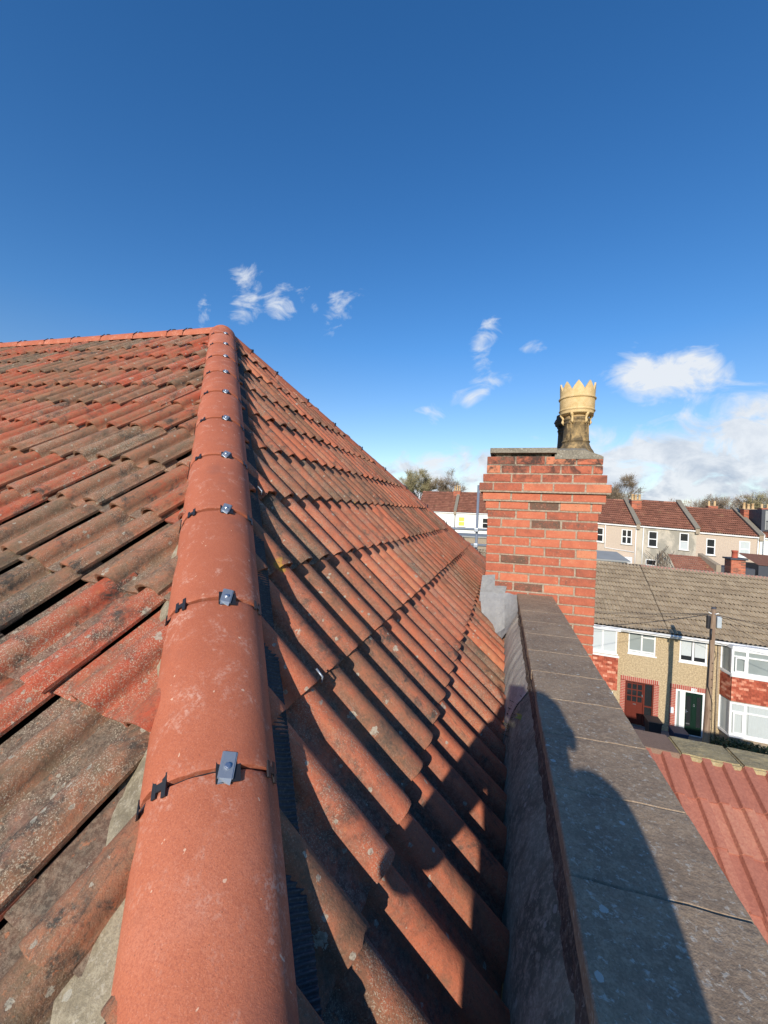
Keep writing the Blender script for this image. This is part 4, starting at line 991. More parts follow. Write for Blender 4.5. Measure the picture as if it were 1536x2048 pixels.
# box bay on the left of house A
b=MB(); wallgrid(b,1.6,5.16,-9.7,-4.98,[(3.3,5.10,-6.08,-5.03),(3.3,5.02,-9.0,-7.78)],20.42,shN,.1)
b.quad((5.16,20.42,-9.7+shN(5.16)),(5.16,21,-9.7+shN(5.16)),(5.16,21,-4.98+shN(5.16)),(5.16,20.42,-4.98+shN(5.16))); b.quad((1.6,20.42,-9.7+shN(1.6)),(1.6,21,-9.7+shN(1.6)),(1.6,21,-4.98+shN(1.6)),(1.6,20.42,-4.98+shN(1.6)))
bb=g(b.build('bay_body',M['pebble']))
b=MB(); tilehang(b,(1.6,20.42),(5.16,20.42),-7.70,-6.24); o=b.build('hung_tiles',M['hungtile']); o.parent=bb
b=MB(); b.box(1.55,5.21,20.34,20.42,-5.06,-4.94,shN); b.box(1.58,5.19,20.36,20.415,-6.24,-6.16,shN); o=b.build('bay_trim',M['whitepvc']); o.parent=bb
window(g,3.3,5.10,-6.08,-5.03,20.42,shN,[.36,.68],'glassp',blind=[(.05,.34,.05,.95),(.38,.66,.05,.95),(.70,.96,.05,.95)],fr=.06)
window(g,3.3,5.02,-9.0,-7.78,20.42,shN,[.5,.83],'glassg',fr=.06,transoms=[(2,.7)])
b=MB(); b.tube([(7.12,20.93,-5.1),(7.12,20.93,-9.6)],.035,8); 
# house B: green door, window, splayed bay on the right
tB,g=near_house('terraced_house','pebbledashed terraced house with dark green door, white door frame and splayed bay window',7.2,14.3,'pinkridge')
wb=MB(); opsB=[(7.71,8.76,-6.13,-5.12),(7.63,8.72,-9.36,-7.37)]
wallgrid(wb,7.2,14.3,-9.7,-5.02,opsB,F,shN); wb.box(7.25,14.25,21.25,29.2,-9.7,-5.0,shN); g(wb.build('wall',M['pebble']))
window(g,7.71,8.76,-6.13,-5.12,F,shN,[.5],'glassd',blind=[(.08,.44,.26,.94),(.56,.93,.24,.94)],fr=.07)
surround(g,7.41,8.75,-9.5,-7.17,openx=(7.63,8.72))
d=MB(); y=F+.0
d.box(7.63,7.70,y,y+.09,-9.36,-7.37,shN); d.box(8.65,8.72,y,y+.09,-9.36,-7.37,shN); d.box(7.70,8.65,y,y+.09,-7.45,-7.37,shN); d.box(7.80,8.00,y,y+.09,-9.36,-7.45,shN); d.box(8.0,8.65,y,y+.09,-9.36,-9.30,shN)
fo=g(d.build('door_frame',M['whitepvc'])); p=MB(); p.box(7.70,7.80,y+.04,y+.046,-9.30,-7.45,shN); o=p.build('sidelight',M['glassg']); o.parent=fo
d=MB(); Y=y+.03; d.box(8.0,8.65,Y,Y+.05,-9.30,-7.45,shN)
for (a,b_) in ((8.05,8.22),(8.44,8.60)):
    d.box(a-.012,a,Y-.012,Y-.0005,-8.95,-7.60,shN); d.box(b_,b_+.012,Y-.012,Y-.0005,-8.95,-7.60,shN)
    d.box(a,b_,Y-.012,Y-.0005,-7.612,-7.60,shN); d.box(a,b_,Y-.012,Y-.0005,-8.95,-8.938,shN)
d.box(8.27,8.39,Y-.014,Y-.0005,-8.7,-7.55,shN)
do=g(d.build('front_door',M['greenpaint'])); p=MB(); p.box(8.05,8.22,Y-.008,Y-.0008,-8.935,-7.615,shN); p.box(8.44,8.60,Y-.006,Y-.0008,-8.935,-7.615,shN); o=p.build('pane',M['glassd']); o.parent=do
p=MB(); p.tube([(8.04,Y-.03,-8.33),(8.12,Y-.03,-8.34)],.012,6); p.box(8.03,8.06,Y-.03,Y-.001,-8.42,-8.26); o=p.build('handle',M['steel']); o.parent=do
p=MB(); vs_=[(8.335+.028*math.sin(t*PI/6),Y-.02,-8.04+.04*math.cos(t*PI/6)) for t in range(13)]; p.tube(vs_,.006,5,False); p.box(8.32,8.35,Y-.03,Y-.015,-8.01,-7.97); o=p.build('knocker',M['steel']); o.parent=do
p=MB(); p.box(8.06,8.20,Y-.016,Y-.0125,-8.85,-8.80,shN); o=p.build('letterbox',M['steel']); o.parent=do
# number plate over the door
p=MB(); p.box(8.19,8.39,F-.045,F-.024,-7.37,-7.23,shN); npl=g(p.build('number_plate',M['whitepvc']))
fc=bpy.data.curves.new('number','FONT'); fc.body='12'; fc.size=.15; fc.extrude=.003; fc.align_x='CENTER'; fc.align_y='CENTER'; fc.materials.append(M['blackpaint'])
fo_=bpy.data.objects.new('number',fc); C.objects.link(fo_); fo_.location=(8.29,F-.05,-7.30+shN(8.29)); fo_.rotation_euler=(PI/2,0,0); fo_.parent=npl
p=MB(); p.rbox(7.42,7.55,F-.08,F-.025,-8.46+shN(7.5),-8.20+shN(7.5),.006); g(p.build('meter_box',M['whitepvc']))
near_roof(g,7.2,14.3,'pinkridge')
bay(g,9.36,12.3,.10,20.35,21.0,-5.12,-6.12,-6.25,-7.26,-7.30,-8.66,[.17,.5,.83])
# low rendered plinth below the bay, lead apron
b=MB(); b.box(9.30,12.36,20.33,20.345,-6.27,-6.17,shN); g(b.build('bay_apron',M['lead']))
# cables and downpipe on the wall
b=MB(); b.tube([(8.98,F-.012,-5.1),(9.0,F-.012,-5.5),(9.06,F-.012,-5.75),(8.95,F-.012,-6.1),(8.85,F-.012,-6.3),(8.93,F-.012,-6.55),(8.97,F-.012,-6.7),(8.95,F-.012,-9.2)],.010,5); g(b.build('wall_cable',M['blackplastic'],smooth=True))
b=MB(); b.tube([(9.13,F-.05,-5.1),(9.13,F-.05,-9.4)],.035,8); g(b.build('downpipe',M['sidewall'],smooth=True))
# chimney with red pot behind the ridge
b=MB(); m_=MB()
def simple_stack(b,m_,x0,x1,y0,y1,z0,z1,bl=.225):
    m_.box(x0+.008,x1-.008,y0+.008,y1-.008,z0,z1-.003); z=z0;r=0
    while z<z1-.05:
        for (fy0,fy1) in ((y0,y0+.08),(y1-.08,y1)):
            x=x0-(r%2)*bl*.5
            while x<x1:
                a,c=max(x,x0)+.004,min(x+bl,x1)-.004
                if c-a>.03: b.cur=(min(1,max(0,random.gauss(.45,.2))),random.random(),random.random()); b.box(a,c,fy0,fy1,z,z+.064)
                x+=bl
        for (fx0,fx1) in ((x0,x0+.08),(x1-.08,x1)):
            b.cur=(random.uniform(.2,.7),0,0); b.box(fx0,fx1,y0+.085,y1-.085,z,z+.064)
        z+=.075;r+=1
simple_stack(b,m_,12.0,12.66,26.6,27.3,-3.6,-1.95); cs_=g(b.build('chimney_stack',M['brick2'])); o=m_.build('mortar',M['mortar']); o.parent=cs_
b=MB(); b.box(11.93,12.72,26.5,27.4,-1.95,-1.87); o=b.build('chimney_cap',M['slate']); o.parent=cs_
b=MB(); b.lathe([(.14,0),(.135,.1),(.13,.32),(.15,.33),(.15,.40),(.12,.40),(.11,.2)],12.3,26.95,-1.87,20); o=b.build('chimney_pot',M['potred'],smooth=True); o.parent=cs_
# terrace continues both ways
tC,g=near_house('terraced_house','grey-roofed terraced house mostly hidden behind the brick chimney',-6.,.9,'roofgrey')
wb=MB(); wallgrid(wb,-6,.9,-9.7,-5.02,[(-1.2,.2,-6.1,-5.14),(-5,-3.4,-6.1,-5.14),(-1.2,-.2,-9.3,-7.4)],F,shN); wb.box(-5.95,.85,21.25,29.2,-9.7,-5.,shN); g(wb.build('wall',M['pebble'])); window(g,-1.2,.2,-6.1,-5.14,F,shN,[.5],'glassg'); window(g,-5,-3.4,-6.1,-5.14,F,shN,[.5],'glassg'); near_roof(g,-6.,.9,'roofgrey')
# ------------------------------------------------------------------ telegraph pole with wires
tp_=thing('telegraph_pole','weathered wooden telegraph pole with grey junction box and cables by the green door','utility pole',(7.2,17.0,-9.4)); gp_=under(tp_); PS=.95
def g(o): o.data.transform(Matrix.Diagonal((PS,PS,PS,1))); return gp_(o)
b=MB(); b.tube([(7.50,17.9,-9.5),(7.53,17.9,-7.5),(7.58,17.9,-5.),(7.60,17.9,-3.18)],[.115,.108,.092,.075],14); g(b.build('pole',M['polewood'],smooth=True))
b=MB(); b.tube([(7.60,17.9,-3.17),(7.60,17.9,-3.12)],[.085,.07],12); g(b.build('pole_cap',M['slate']))
b=MB(); b.rbox(7.69,7.84,17.82,17.98,-3.86,-3.44,.03); g(b.build('junction_box',M['galvbox'])); b=MB(); b.rbox(7.40,7.50,17.84,17.98,-3.92,-3.44,.02); g(b.build('cable_box',M['blackplastic']))
b=MB(); b.tube([(7.49,17.82,-3.5),(7.46,17.80,-4.0),(7.49,17.79,-5.0),(7.47,17.78,-6.0),(7.62,17.78,-6.6),(7.63,17.78,-7.4),(7.58,17.77,-9.3)],.012,5); b.tube([(7.52,17.82,-3.9),(7.50,17.8,-4.3)],.03,6); g(b.build('down_cable',M['blackplastic'],smooth=True))
for z,s_ in ((-5.15,1),(-5.45,-1),(-5.75,1),(-6.05,-1),(-6.9,1),(-7.2,-1)): b=MB(); b.tube([(7.58,17.82,z),(7.58+.0,17.74,z)],.012,5); g(b.build('climbing_peg',M['blackpaint']))
for k in range(5): a=k*.5; b=MB(); b.tube([(7.60+.09*math.cos(a*2.4),17.9+.09*math.sin(a*2.4),-3.35),(7.60+.16*math.cos(a*2.4),17.9+.16*math.sin(a*2.4),-3.33)],.018,6); g(b.build('insulator',M['whitepvc']))
def wire(A,B,sag,r=.008):
    b=MB(); A=Vector(A);B=Vector(B); pts=[A.lerp(B,i/16)-Vector((0,0,sag*4*(i/16)*(1-i/16))) for i in range(17)]; b.tube(pts,r,4); return g(b.build('overhead_wire',M['blackplastic'],smooth=True))
T=(7.56,17.9,-3.36)
wire(T,(-6,20.5,-4.4),.25); wire(T,(3.9,20.5,-5.0),.05); wire(T,(.8,20.6,-4.9),.10); wire(T,(-3,8.,-2.2),.35); wire(T,(-8,16,-3.0),.5)
wire(T,(14.,20.4,-4.9),.20); wire(T,(11,20.3,-5.1),.06); wire(T,(22,17,-3.9),.4); wire(T,(16,9,-2.5),.4)
g=gp_
# ------------------------------------------------------------------ bins, hedge, low wall in the front yards
gz=lambda x:-9.33-.035*(x-7)
def totext(o):
    me=bpy.data.meshes.new_from_object(o); n=bpy.data.objects.new(o.name,me); C.objects.link(n); n.matrix_basis=o.matrix_basis.copy(); nm=o.name; pa=o.parent; bpy.data.objects.remove(o); n.name=nm; n.parent=pa; return n
totext(fo_)
def bin_(x,y,mt,label,num=None):
    z=gz(x); t=thing('wheelie_bin',label,'bin',(x,y,z)); 
    b=MB(); P=[(-.22,-.26),(.22,-.26),(.22,.26),(-.22,.26)]
    vs=[(px*.85,py*.85,.05) for px,py in P]+[(px*1.1,py*1.1,.95) for px,py in P]; b.add(vs,[(0,1,2,3),(4,5,6,7)]+[(i,(i+1)%4,4+(i+1)%4,4+i) for i in range(4)]); o=b.build('body',M[mt]); o.parent=t
    b=MB(); b.rbox(-.27,.27,-.33,.31,.955,1.01,.02); o=b.build('lid',M[mt]); o.parent=t
    b=MB(); b.tube([(-.24,.27,.92),(.24,.27,.92)],.018,8); o=b.build('handle',M[mt]); o.parent=t
    for s_ in (-1,1): b=MB(); b.tube([(s_*.2,.22,.10),(s_*.25,.22,.10)],.10,14); o=b.build('wheel',M['blackplastic']); o.parent=t
    if num:
        fc=bpy.data.curves.new('number','FONT'); fc.body=num; fc.size=.26; fc.extrude=.002; fc.align_x='CENTER'; fc.align_y='CENTER'; fc.materials.append(M['whitepvc']); o=bpy.data.objects.new('number',fc); C.objects.link(o); o.location=(0,-.272,.62); o.rotation_euler=(PI/2-.04,0,0); o.parent=t; totext(o)
    return t
bin_(7.05,19.0,'navy','navy wheelie bin marked 7 in front of the green door','7')
bin_(6.35,19.6,'blackplastic','black wheelie bin in the shade between the two front doors')
b=MB(); b.rbox(5.98,6.18,19.3,19.6,gz(6)+.0,gz(6)+.42,.02); tag(b.build('recycling_box',M['navy']),'blue recycling box on the ground beside the black bin','box')
hd=thing('hedge','dark low evergreen shrub under the bay window','shrub',(9.6,19.4,gz(9.6))); g=under(hd)
b=MB(); random.seed(5)
for i in range(2600):
    x=random.gauss(0,1); x=9.5+.75*max(-1.6,min(1.6,x)); y=19.4+random.uniform(-.35,.35); z=gz(x)+random.random()**.7*.75; a,c_,l=random.random()*6.28,random.uniform(-1,1),.05
    d1=Vector((math.cos(a),math.sin(a),c_))*l; d2=Vector((-math.sin(a),math.cos(a),random.uniform(-1,1)))*l*.6; p=Vector((x,y,z)); b.add([p-d1,p+d2,p+d1,p-d2],[(0,1,2,3)])
g(b.build('foliage',M['leafm'])); b=MB()
for i in range(12): x=9.5+random.uniform(-.8,.8); b.tube([(x,19.4,gz(x)),(x+random.uniform(-.1,.1),19.4,gz(x)+.6)],.012,4)
g(b.build('stems',M['bark']))
b=MB(); b.box(9.0,14.2,17.3,17.5,-9.5,-8.75,shN); b.box(2.0,5.2,17.3,17.5,-9.5,-8.75,shN); tag(b.build('garden_wall',M['sidewall']),'low rendered front garden wall along the opposite pavement','wall')
random.seed(21)
# ------------------------------------------------------------------ far terraces
def far_house(label,x0,x1,Yf,ze,zr,dy,slope,xc,wallm,wins,pipes=(),lefts=None,ops_extra=(),chim=None,party=True,name='terraced_house',roofrows=12,tw=.36,grp='terraced houses on the rise behind'):
    sh=lambda x:-slope*(x-xc)
    t=thing(name,label,'house',((x0+x1)/2,Yf,-6+sh((x0+x1)/2)),grp); g=under(t)
    b=MB(); ops=[w[:4] for w in wins]; wallgrid(b,x0,x1,-7,ze,ops,Yf,sh,.13); b.box(x0+.02,x1-.02,Yf+.25,Yf+2*dy-.2,-7,ze-.02,sh)
    b.quad((x0,Yf,-7+sh(x0)),(x0,Yf+.3,-7+sh(x0)),(x0,Yf+.3,ze+sh(x0)),(x0,Yf,ze+sh(x0))); b.quad((x1,Yf,-7+sh(x1)),(x1,Yf+.3,-7+sh(x1)),(x1,Yf+.3,ze+sh(x1)),(x1,Yf,ze+sh(x1)))
    g(b.build('wall',M[wallm]))
    for w in wins:
        a,b_,c,d=w[:4]; kind=w[4] if len(w)>4 else 'sash'
        gl={'sash':'glassd','four':'glassd','half':'glassd','net':'glassp','yel':'yellow','open':'glassd'}[kind]
        wo=window(g,a,b_,c,d,Yf,sh,[.5] if kind=='four' else [],gl,fr=.085,inset=.02,deep=.08,transoms=[(0,.5)]+([(1,.5)] if kind=='four' else []),blind=[(.08,.92,.06,.46)] if kind=='half' else ([(.1,.4,.1,.9),(.6,.9,.1,.9)] if kind=='net' else None))
        bb_=MB(); bb_.box(a-.08,b_+.08,Yf-.09,Yf-.055,c-.10,c-.05,sh); o=bb_.build('sill',M['cap']); o.parent=wo
    gy=Vector((0,dy,zr-ze)).normalized(); n=Vector((0,-gy.z,gy.y)); Ls=math.hypot(dy,zr-ze); ex=Vector((1,0,-slope)).normalized()
    b=MB(); O=Vector((x0,Yf-.12,ze-.03+sh(x0)))
    def pr(s): t_=(s*2)%1; return .075*(.5-.5*math.cos(t_*2*PI))**.8
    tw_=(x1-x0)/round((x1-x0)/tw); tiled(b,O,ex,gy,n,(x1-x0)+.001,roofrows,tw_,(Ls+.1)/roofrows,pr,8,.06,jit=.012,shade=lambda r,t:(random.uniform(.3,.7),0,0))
    g(b.build('roof_slope',M['rooffar']))
    b=MB(); zt=zr+.0; b.add([(x0,Yf+dy-.02,zr-.03+sh(x0)),(x1,Yf+dy-.02,zr-.03+sh(x1)),(x1,Yf+2*dy,ze+sh(x1)),(x0,Yf+2*dy,ze+sh(x0))],[(0,1,2,3)]); b.add([(x0,Yf-.1,ze-.08+sh(x0)),(x1,Yf-.1,ze-.08+sh(x1)),(x1,Yf+dy,zr-.08+sh(x1)),(x0,Yf+dy,zr-.08+sh(x0))],[(0,1,2,3)]); g(b.build('roof_back',M['rooffar']))
    b=MB(); nn=6; k0=x0
    while k0<x1-.01:
        k1=min(k0+.45,x1); pts=[(xx,Yf+dy+.14*math.cos(PI*k/nn),zr+.0+.11*math.sin(PI*k/nn)+sh(xx)) for xx in (k0+.01,k1-.01) for k in range(nn+1)]; b.cur=rnd(); b.add(pts,[(k,k+1,nn+2+k,nn+1+k) for k in range(nn)]); k0+=.45
    g(b.build('ridge',M['rooffar']))
    b=MB(); b.box(x0,x1,Yf-.20,Yf-.08,ze-.16,ze-.05,sh); g(b.build('rain_gutter',M['whitepvc']))
    for p in pipes:
        b=MB(); b.tube([(x,Yf-.06,z+sh(x)) for x,z in p[0]],p[1] if len(p)>1 else .05,6); g(b.build('downpipe',M['whitepvc'],smooth=True))
    if party:
        xx=x1 if party is True else party; b=MB(); gv=lambda q,h:(Yf-.15+(dy+.15)*q,(ze+(zr-ze)*q)+h+sh(xx))
        A=gv(-.02,-.1);B=gv(1,.0); 
        P=[(xx-.16,A[0],A[1]-.2),(xx+.16,A[0],A[1]-.2),(xx+.16,A[0],A[1]+.32),(xx-.16,A[0],A[1]+.32),(xx-.16,B[0],B[1]-.3),(xx+.16,B[0],B[1]-.3),(xx+.16,B[0],B[1]+.28),(xx-.16,B[0],B[1]+.28)]
        b.add(P,[(0,1,2,3),(0,4,5,1),(1,5,6,2),(2,6,7,3),(3,7,4,0)]); pwo=g(b.build('party_wall',M['sidewall']))
        b=MB(); P=[(xx+sx*.21,Yq,zq+hh) for (Yq,zq) in (A,B) for sx,hh in ((-1,.28),(1,.28),(1,.36),(-1,.36))]; b.add(P,[(0,1,2,3),(0,4,5,1),(1,5,6,2),(2,6,7,3),(3,7,4,0)]); o=b.build('party_wall_coping',M['cap']); o.parent=pwo
    for c in (chim or []):
        cx0,cx1,cy,z0,z1,pots,pm=c; b=MB(); m_=MB(); simple_stack(b,m_,cx0,cx1,cy-.35,cy+.35,z0,z1,.3); co=g(b.build('chimney_stack',M['brick2'])); o=m_.build('mortar',M['mortar']); o.parent=co
        b=MB(); b.box(cx0-.05,cx1+.05,cy-.4,cy+.4,z1-.005,z1+.06); o=b.build('chimney_cap',M['sidewall']); o.parent=co
        for (px,ph) in pots: b=MB(); b.lathe([(.13,0),(.12,.1),(.105,ph-.08),(.135,ph-.06),(.13,ph),(.09,ph),(.08,ph-.2)],px,cy,z1+.05,12); o=b.build('chimney_pot',M[pm],smooth=True); o.parent=co
    return t,g
sl_,xc_=.047,16.
zf=lambda x,z:z+sl_*(x-xc_)    # to local height
W1=lambda a,b,c,d,k='sash':(a,b,zf((a+b)/2,c),zf((a+b)/2,d),k)
far_house('pinkish roughcast terraced house left of the three-pot chimney',6.9,12.6,45,zf(11,-.47),zf(12,2.06),4.6,sl_,xc_,'pinkcast',[W1(11.24,12.15,-2.4,-.97,'four'),W1(9.0,9.65,-2.32,-.9)],
  pipes=[([(9.78,zf(9.8,-.5)),(9.78,zf(9.8,-2.85)),(12.35,zf(12.3,-3.15))],),([(12.46,zf(12.5,-.6)),(12.46,zf(12.5,-5))],)],chim=[(12.72,13.62,48.0,.6,2.0,[(12.85,.62),(13.15,.58),(13.5,.60)],'potyellow')])
far_house('grey-stained rendered terraced house between two roof party walls',12.6,17.5,45,zf(15,-.62),zf(16,2.0),4.6,sl_,xc_,'greycast',[W1(13.54,14.33,-2.55,-1.02),W1(16.14,16.9,-2.66,-1.06,'half'),W1(13.4,14.33,-4.9,-3.75)],
  pipes=[([(13.1,zf(13,-.65)),(13.04,zf(13,-5))],)])
far_house('pinkish roughcast terraced house left of the grey dormer',17.5,22.4,45,zf(20,-.98),zf(20,1.42),4.5,sl_,xc_,'pinkcast',[W1(18.3,19.03,-3.01,-1.48),W1(20.86,21.7,-3.04,-1.55,'net')],
  pipes=[([(22.25,zf(22,-1.2)),(22.2,zf(22,-5))],),([(20.4,zf(21,-3.75)),(22.2,zf(22,-3.85))],)],chim=[(22.35,23.3,48.0,-.3,1.42,[(22.5,.62),(22.85,.5),(23.2,.55)],'potyellow')])
t_,g_=far_house('white rendered end house with a dark box dormer at the right edge',22.4,28.5,45,zf(24,-1.2),zf(24,1.2),4.5,sl_,xc_,'white_render',[W1(24.2,25.4,-3.0,-1.5),W1(26.4,27.3,-3.0,-1.5)],party=False)
b=MB(); b.box(22.75,27.5,45.6,49.4,-.6,1.42); dm=g_(b.build('dormer',M['slate'])); b=MB(); b.box(23.0,27.2,45.55,45.595,-.45,1.3); o=b.build('dormer_front',M['felt']); o.parent=dm
b=MB(); 
for k in range(24): b.tube([(23.1+.11*k,45.45,-.5),(23.1+.11*k,45.45,.35)],.012,4)
b.tube([(23.05,45.45,.35),(25.8,45.45,.35)],.02,5); o=b.build('balcony_railing',M['blackpaint']); o.parent=dm
b=MB(); b.tube([(22.62,45.5,-.55),(22.62,44.8,-.9),(22.62,44.8,-5)],.05,6); o=b.build('downpipe',M['whitepvc']); o.parent=dm
far_house('pinkish terraced house hidden behind the near brick chimney',1.0,6.9,45,zf(5,.0)-.35,zf(5,2.4)-.3,4.6,sl_,xc_,'pinkcast',[W1(2.4,3.2,-2.1,-.7),W1(4.8,5.6,-2.2,-.8)])
# white terrace further off on the left
far_house('white house with a yellow-blinded window left of the scaffold pole',-12.0,-6.55,58,.12,3.1,4.2,.0,0,'white_render',[(-9.9,-9.0,-1.9,-.5)],pipes=[([(-6.9,0),(-6.9,-4)],)],party=-6.5,chim=[(-7.25,-6.2,61.6,1.9,3.3,[(-7.05,.7),(-6.7,.8),(-6.35,.75)],'potyellow')],grp='white terraced houses further off')
far_house('white terraced house between the scaffold pole and the brick chimney',-6.45,-1.2,58,.12,3.1,4.2,.0,0,'white_render',[(-6.05,-5.1,-1.85,-.5,'yel'),(-2.75,-1.9,-2.0,-.55)],party=False,grp='white terraced houses further off')
far_house('white terraced house hidden behind the near brick chimney',-1.1,4.5,58,.1,3.05,4.2,.0,0,'white_render',[(1.,1.9,-1.9,-.5)],party=-1.15,grp='white terraced houses further off')
# party wall end at far left
def aerial(x,y,z,lab):
    t=thing('tv_aerial',lab,'aerial',(x,y,z)); b=MB(); b.tube([(0,0,0),(0,0,1.5)],.018,5); o=b.build('mast',M['slate']); o.parent=t
    b=MB(); b.tube([(-.55,0,1.35),(.55,.1,1.4)],.012,4)
    for k in range(7): b.tube([(-.5+.16*k,-.22+.02*k,1.36),(-.5+.16*k,.26,1.36)],.008,3)
    o=b.build('antenna',M['slate']); o.parent=t
aerial(13.6,48.1,1.9,'thin television aerial rising beside the three-pot chimney'); aerial(-7.2,61.7,3.2,'television aerial on the chimney of the far white terrace'); aerial(23.2,48.1,1.3,'television aerial over the chimney by the grey dormer')
# outbuildings between the terraces
ob=thing('outbuilding','small lean-to with red tiled roof behind the grey-roofed terrace','outbuilding',(14.3,37,-5)); g=under(ob)
b=MB(); gy=Vector((0,1.5,.95)).normalized(); tiled(b,Vector((12.9,36.6,-3.62)),Vector((1,0,-.03)).normalized(),gy,Vector((0,-gy.z,gy.y)),2.75,7,.25,.25,lambda s:.045*(.5-.5*math.cos(s*4*PI)),8,.04,shade=lambda r,t:(random.uniform(.35,.65),0,0)); g(b.build('roof_slope',M['rooffar']))
b=MB(); b.box(12.6,15.6,36.7,38.2,-6.5,-3.72); g(b.build('wall',M['greycast'])); b=MB(); P=[(15.55,36.5,-3.75),(15.85,36.5,-3.75),(15.85,36.5,-3.15),(15.55,36.5,-3.15),(15.0,38.2,-3.1),(15.3,38.2,-3.1),(15.3,38.2,-2.45),(15.0,38.2,-2.45)]; b.add(P,[(0,1,2,3),(0,4,5,1),(1,5,6,2),(2,6,7,3),(3,7,4,0),(4,7,6,5)]); g(b.build('parapet',M['sidewall']))
b=MB(); b.box(15.85,18.2,37,39,-6.5,-3.35); g(b.build('flat_annexe',M['slate']))
cv=thing('conservatory','low grey flat-roofed extension beside the brick chimney','extension',(8.3,36.5,-5)); g=under(cv)
b=MB(); b.add([(7.0,36,-3.2),(9.7,36,-3.25),(9.3,38.5,-2.75),(7.0,38.5,-2.7),(7.0,36,-3.32),(9.7,36,-3.37),(9.3,38.5,-2.87),(7.,38.5,-2.82)],[(0,1,2,3),(4,5,1,0),(5,6,2,1),(7,6,5,4)]); g(b.build('roof_sheet',M['felt'])); b=MB(); b.box(7.1,9.5,36.2,38.4,-6.5,-3.33); g(b.build('wall',M['white_render'])); b=MB(); b.box(10.9,12.1,44.5,44.9,-6.2,-3.62); g(b.build('porch_door',M['whitepvc']))
bk=thing('shed','dark grey clad shed at the right edge behind the grey roof','shed',(21,38.5,-5)); g=under(bk)
b=MB(); b.add([(18.9,38,-3.1),(24,38,-3.3),(24,41,-2.6),(18.9,41,-2.4)],[(0,1,2,3)]); g(b.build('roof_sheet',M['rooffar'])); b=MB(); b.box(18.95,23.9,38.1,40.9,-6.9,-3.12,lambda x:-.035*(x-19)); g(b.build('wall',M['slate']))
gr=thing('garage','low grey flat-roofed garage seen between the hip and the brick chimney','garage',(-1,32,-5)); g=under(gr)
b=MB(); b.box(-6,1.5,30,34,-6.,-1.72); g(b.build('wall',M['sidewall'])); b=MB(); b.box(-6.1,1.6,29.9,34.1,-1.72,-1.62); g(b.build('roof_sheet',M['felt']))
# chimney pots of more houses peeping over the ridge
for i,(x,z0,z1,lab) in enumerate(((24.8,1.2,2.7,'tan chimney pot beyond the ridge behind the party wall'),(30.2,1.1,2.5,'tan chimney pots showing over the roof at the far right'))):
    t=thing('distant_chimney',lab,'chimney',(x,60,z0)); b=MB(); m_=MB(); simple_stack(b,m_,x-.5,x+.5,59.6,60.4,-1,z0+.9,.3); o=b.build('brickwork',M['brick2']); o.parent=t; o.matrix_parent_inverse=Matrix.Translation(-t.location); o=m_.build('mortar',M['mortar']); o.parent=t; o.matrix_parent_inverse=Matrix.Translation(-t.location)
    for dx in (-.3,.3): b=MB(); b.lathe([(.14,0),(.11,z1-z0-.9),(.09,z1-z0-.9)],x+dx,60,z0+.9,12); o=b.build('chimney_pot',M['potyellow'],smooth=True); o.parent=t; o.matrix_parent_inverse=Matrix.Translation(-t.location)
# ------------------------------------------------------------------ trees
def tree(label,x,y,zt,spread,tw='twigs',seed=0,group='bare winter trees beyond the houses',dens=1.):
    rr=random.Random(seed); z0=terr(max(-60,min(100,x)),y); H=zt-z0
    t=thing('bare_tree',label,'tree',(x,y,z0),group)
    tr=MB(); tg=MB(); ends=[]
    def br(p,d,l,r,dep):
        n=4; pts=[p]; q=p.copy(); dd=d.copy()
        for i in range(n):
            dd=(dd+Vector((rr.gauss(0,.10),rr.gauss(0,.10),rr.gauss(.03,.06)))).normalized(); q=q+dd*l/n; pts.append(q.copy())
        tr.tube(pts,[r*(1-.45*i/n) for i in range(n+1)],5 if dep<2 else 3,False)
        if dep>=4: ends.append((q.copy(),dd.copy(),l)); return
        for k in range(4 if dep<2 else 3):
            ax=Vector((rr.gauss(0,1),rr.gauss(0,1),rr.gauss(0,.6))); nd=(dd*(.75)+ax.normalized()*(.62 if dep else .72)+Vector((0,0,.10))).normalized()
            br(pts[rr.choice((2,3,4,4))],nd,l*rr.uniform(.62,.80),r*.52,dep+1)
    br(Vector((0,0,0)),Vector((0,0,1)),H*.30,H*.028,0)
    # scale crown to size
    mx=max(v[2] for v in tr.v); mw=max(abs(v[0]) for v in tr.v)+.01
    kz=(H*.94)/mx; kx=spread/mw
    f=lambda v:Vector((v[0]*(1+(kx-1)*min(1,v[2]/(mx*.4))),v[1]*(1+(kx-1)*min(1,v[2]/(mx*.4))),v[2]*kz))
    tr.v=[tuple(f(v)) for v in tr.v]
    for (q,d,l) in ends:
        q=f(q)
        for k in range(int(9*dens)):
            dd=(d+Vector((rr.gauss(0,.7),rr.gauss(0,.7),rr.gauss(.15,.6)))).normalized(); L_=H*rr.uniform(.03,.085); w=H*.0019
            s_=dd.cross(Vector((rr.gauss(0,1),rr.gauss(0,1),rr.gauss(0,1)))).normalized()*w; p=q+Vector((rr.gauss(0,.2),rr.gauss(0,.2),rr.gauss(0,.2)))
            e=p+dd*L_; tg.add([p-s_,p+s_,e],[(0,1,2)])
            for m in range(2):
                p2=p.lerp(e,rr.uniform(.3,.9)); d3=(dd+Vector((rr.gauss(0,.8),rr.gauss(0,.8),rr.gauss(0,.8)))).normalized()*L_*.5; tg.add([p2-s_*.7,p2+s_*.7,p2+d3],[(0,1,2)])
    o=tr.build('trunk',M['bark']); o.parent=t; o=tg.build('crown',M[tw]); o.parent=t; return t
tree('rounded olive-tinged bare tree directly above the sloping hip line',-16.6,85,9.2,4.7,'twigs2',1,dens=4.5)
tree('darker bare tree just left of the scaffold pole',-9.0,85,9.4,5.0,'twigs',2,dens=3.5)
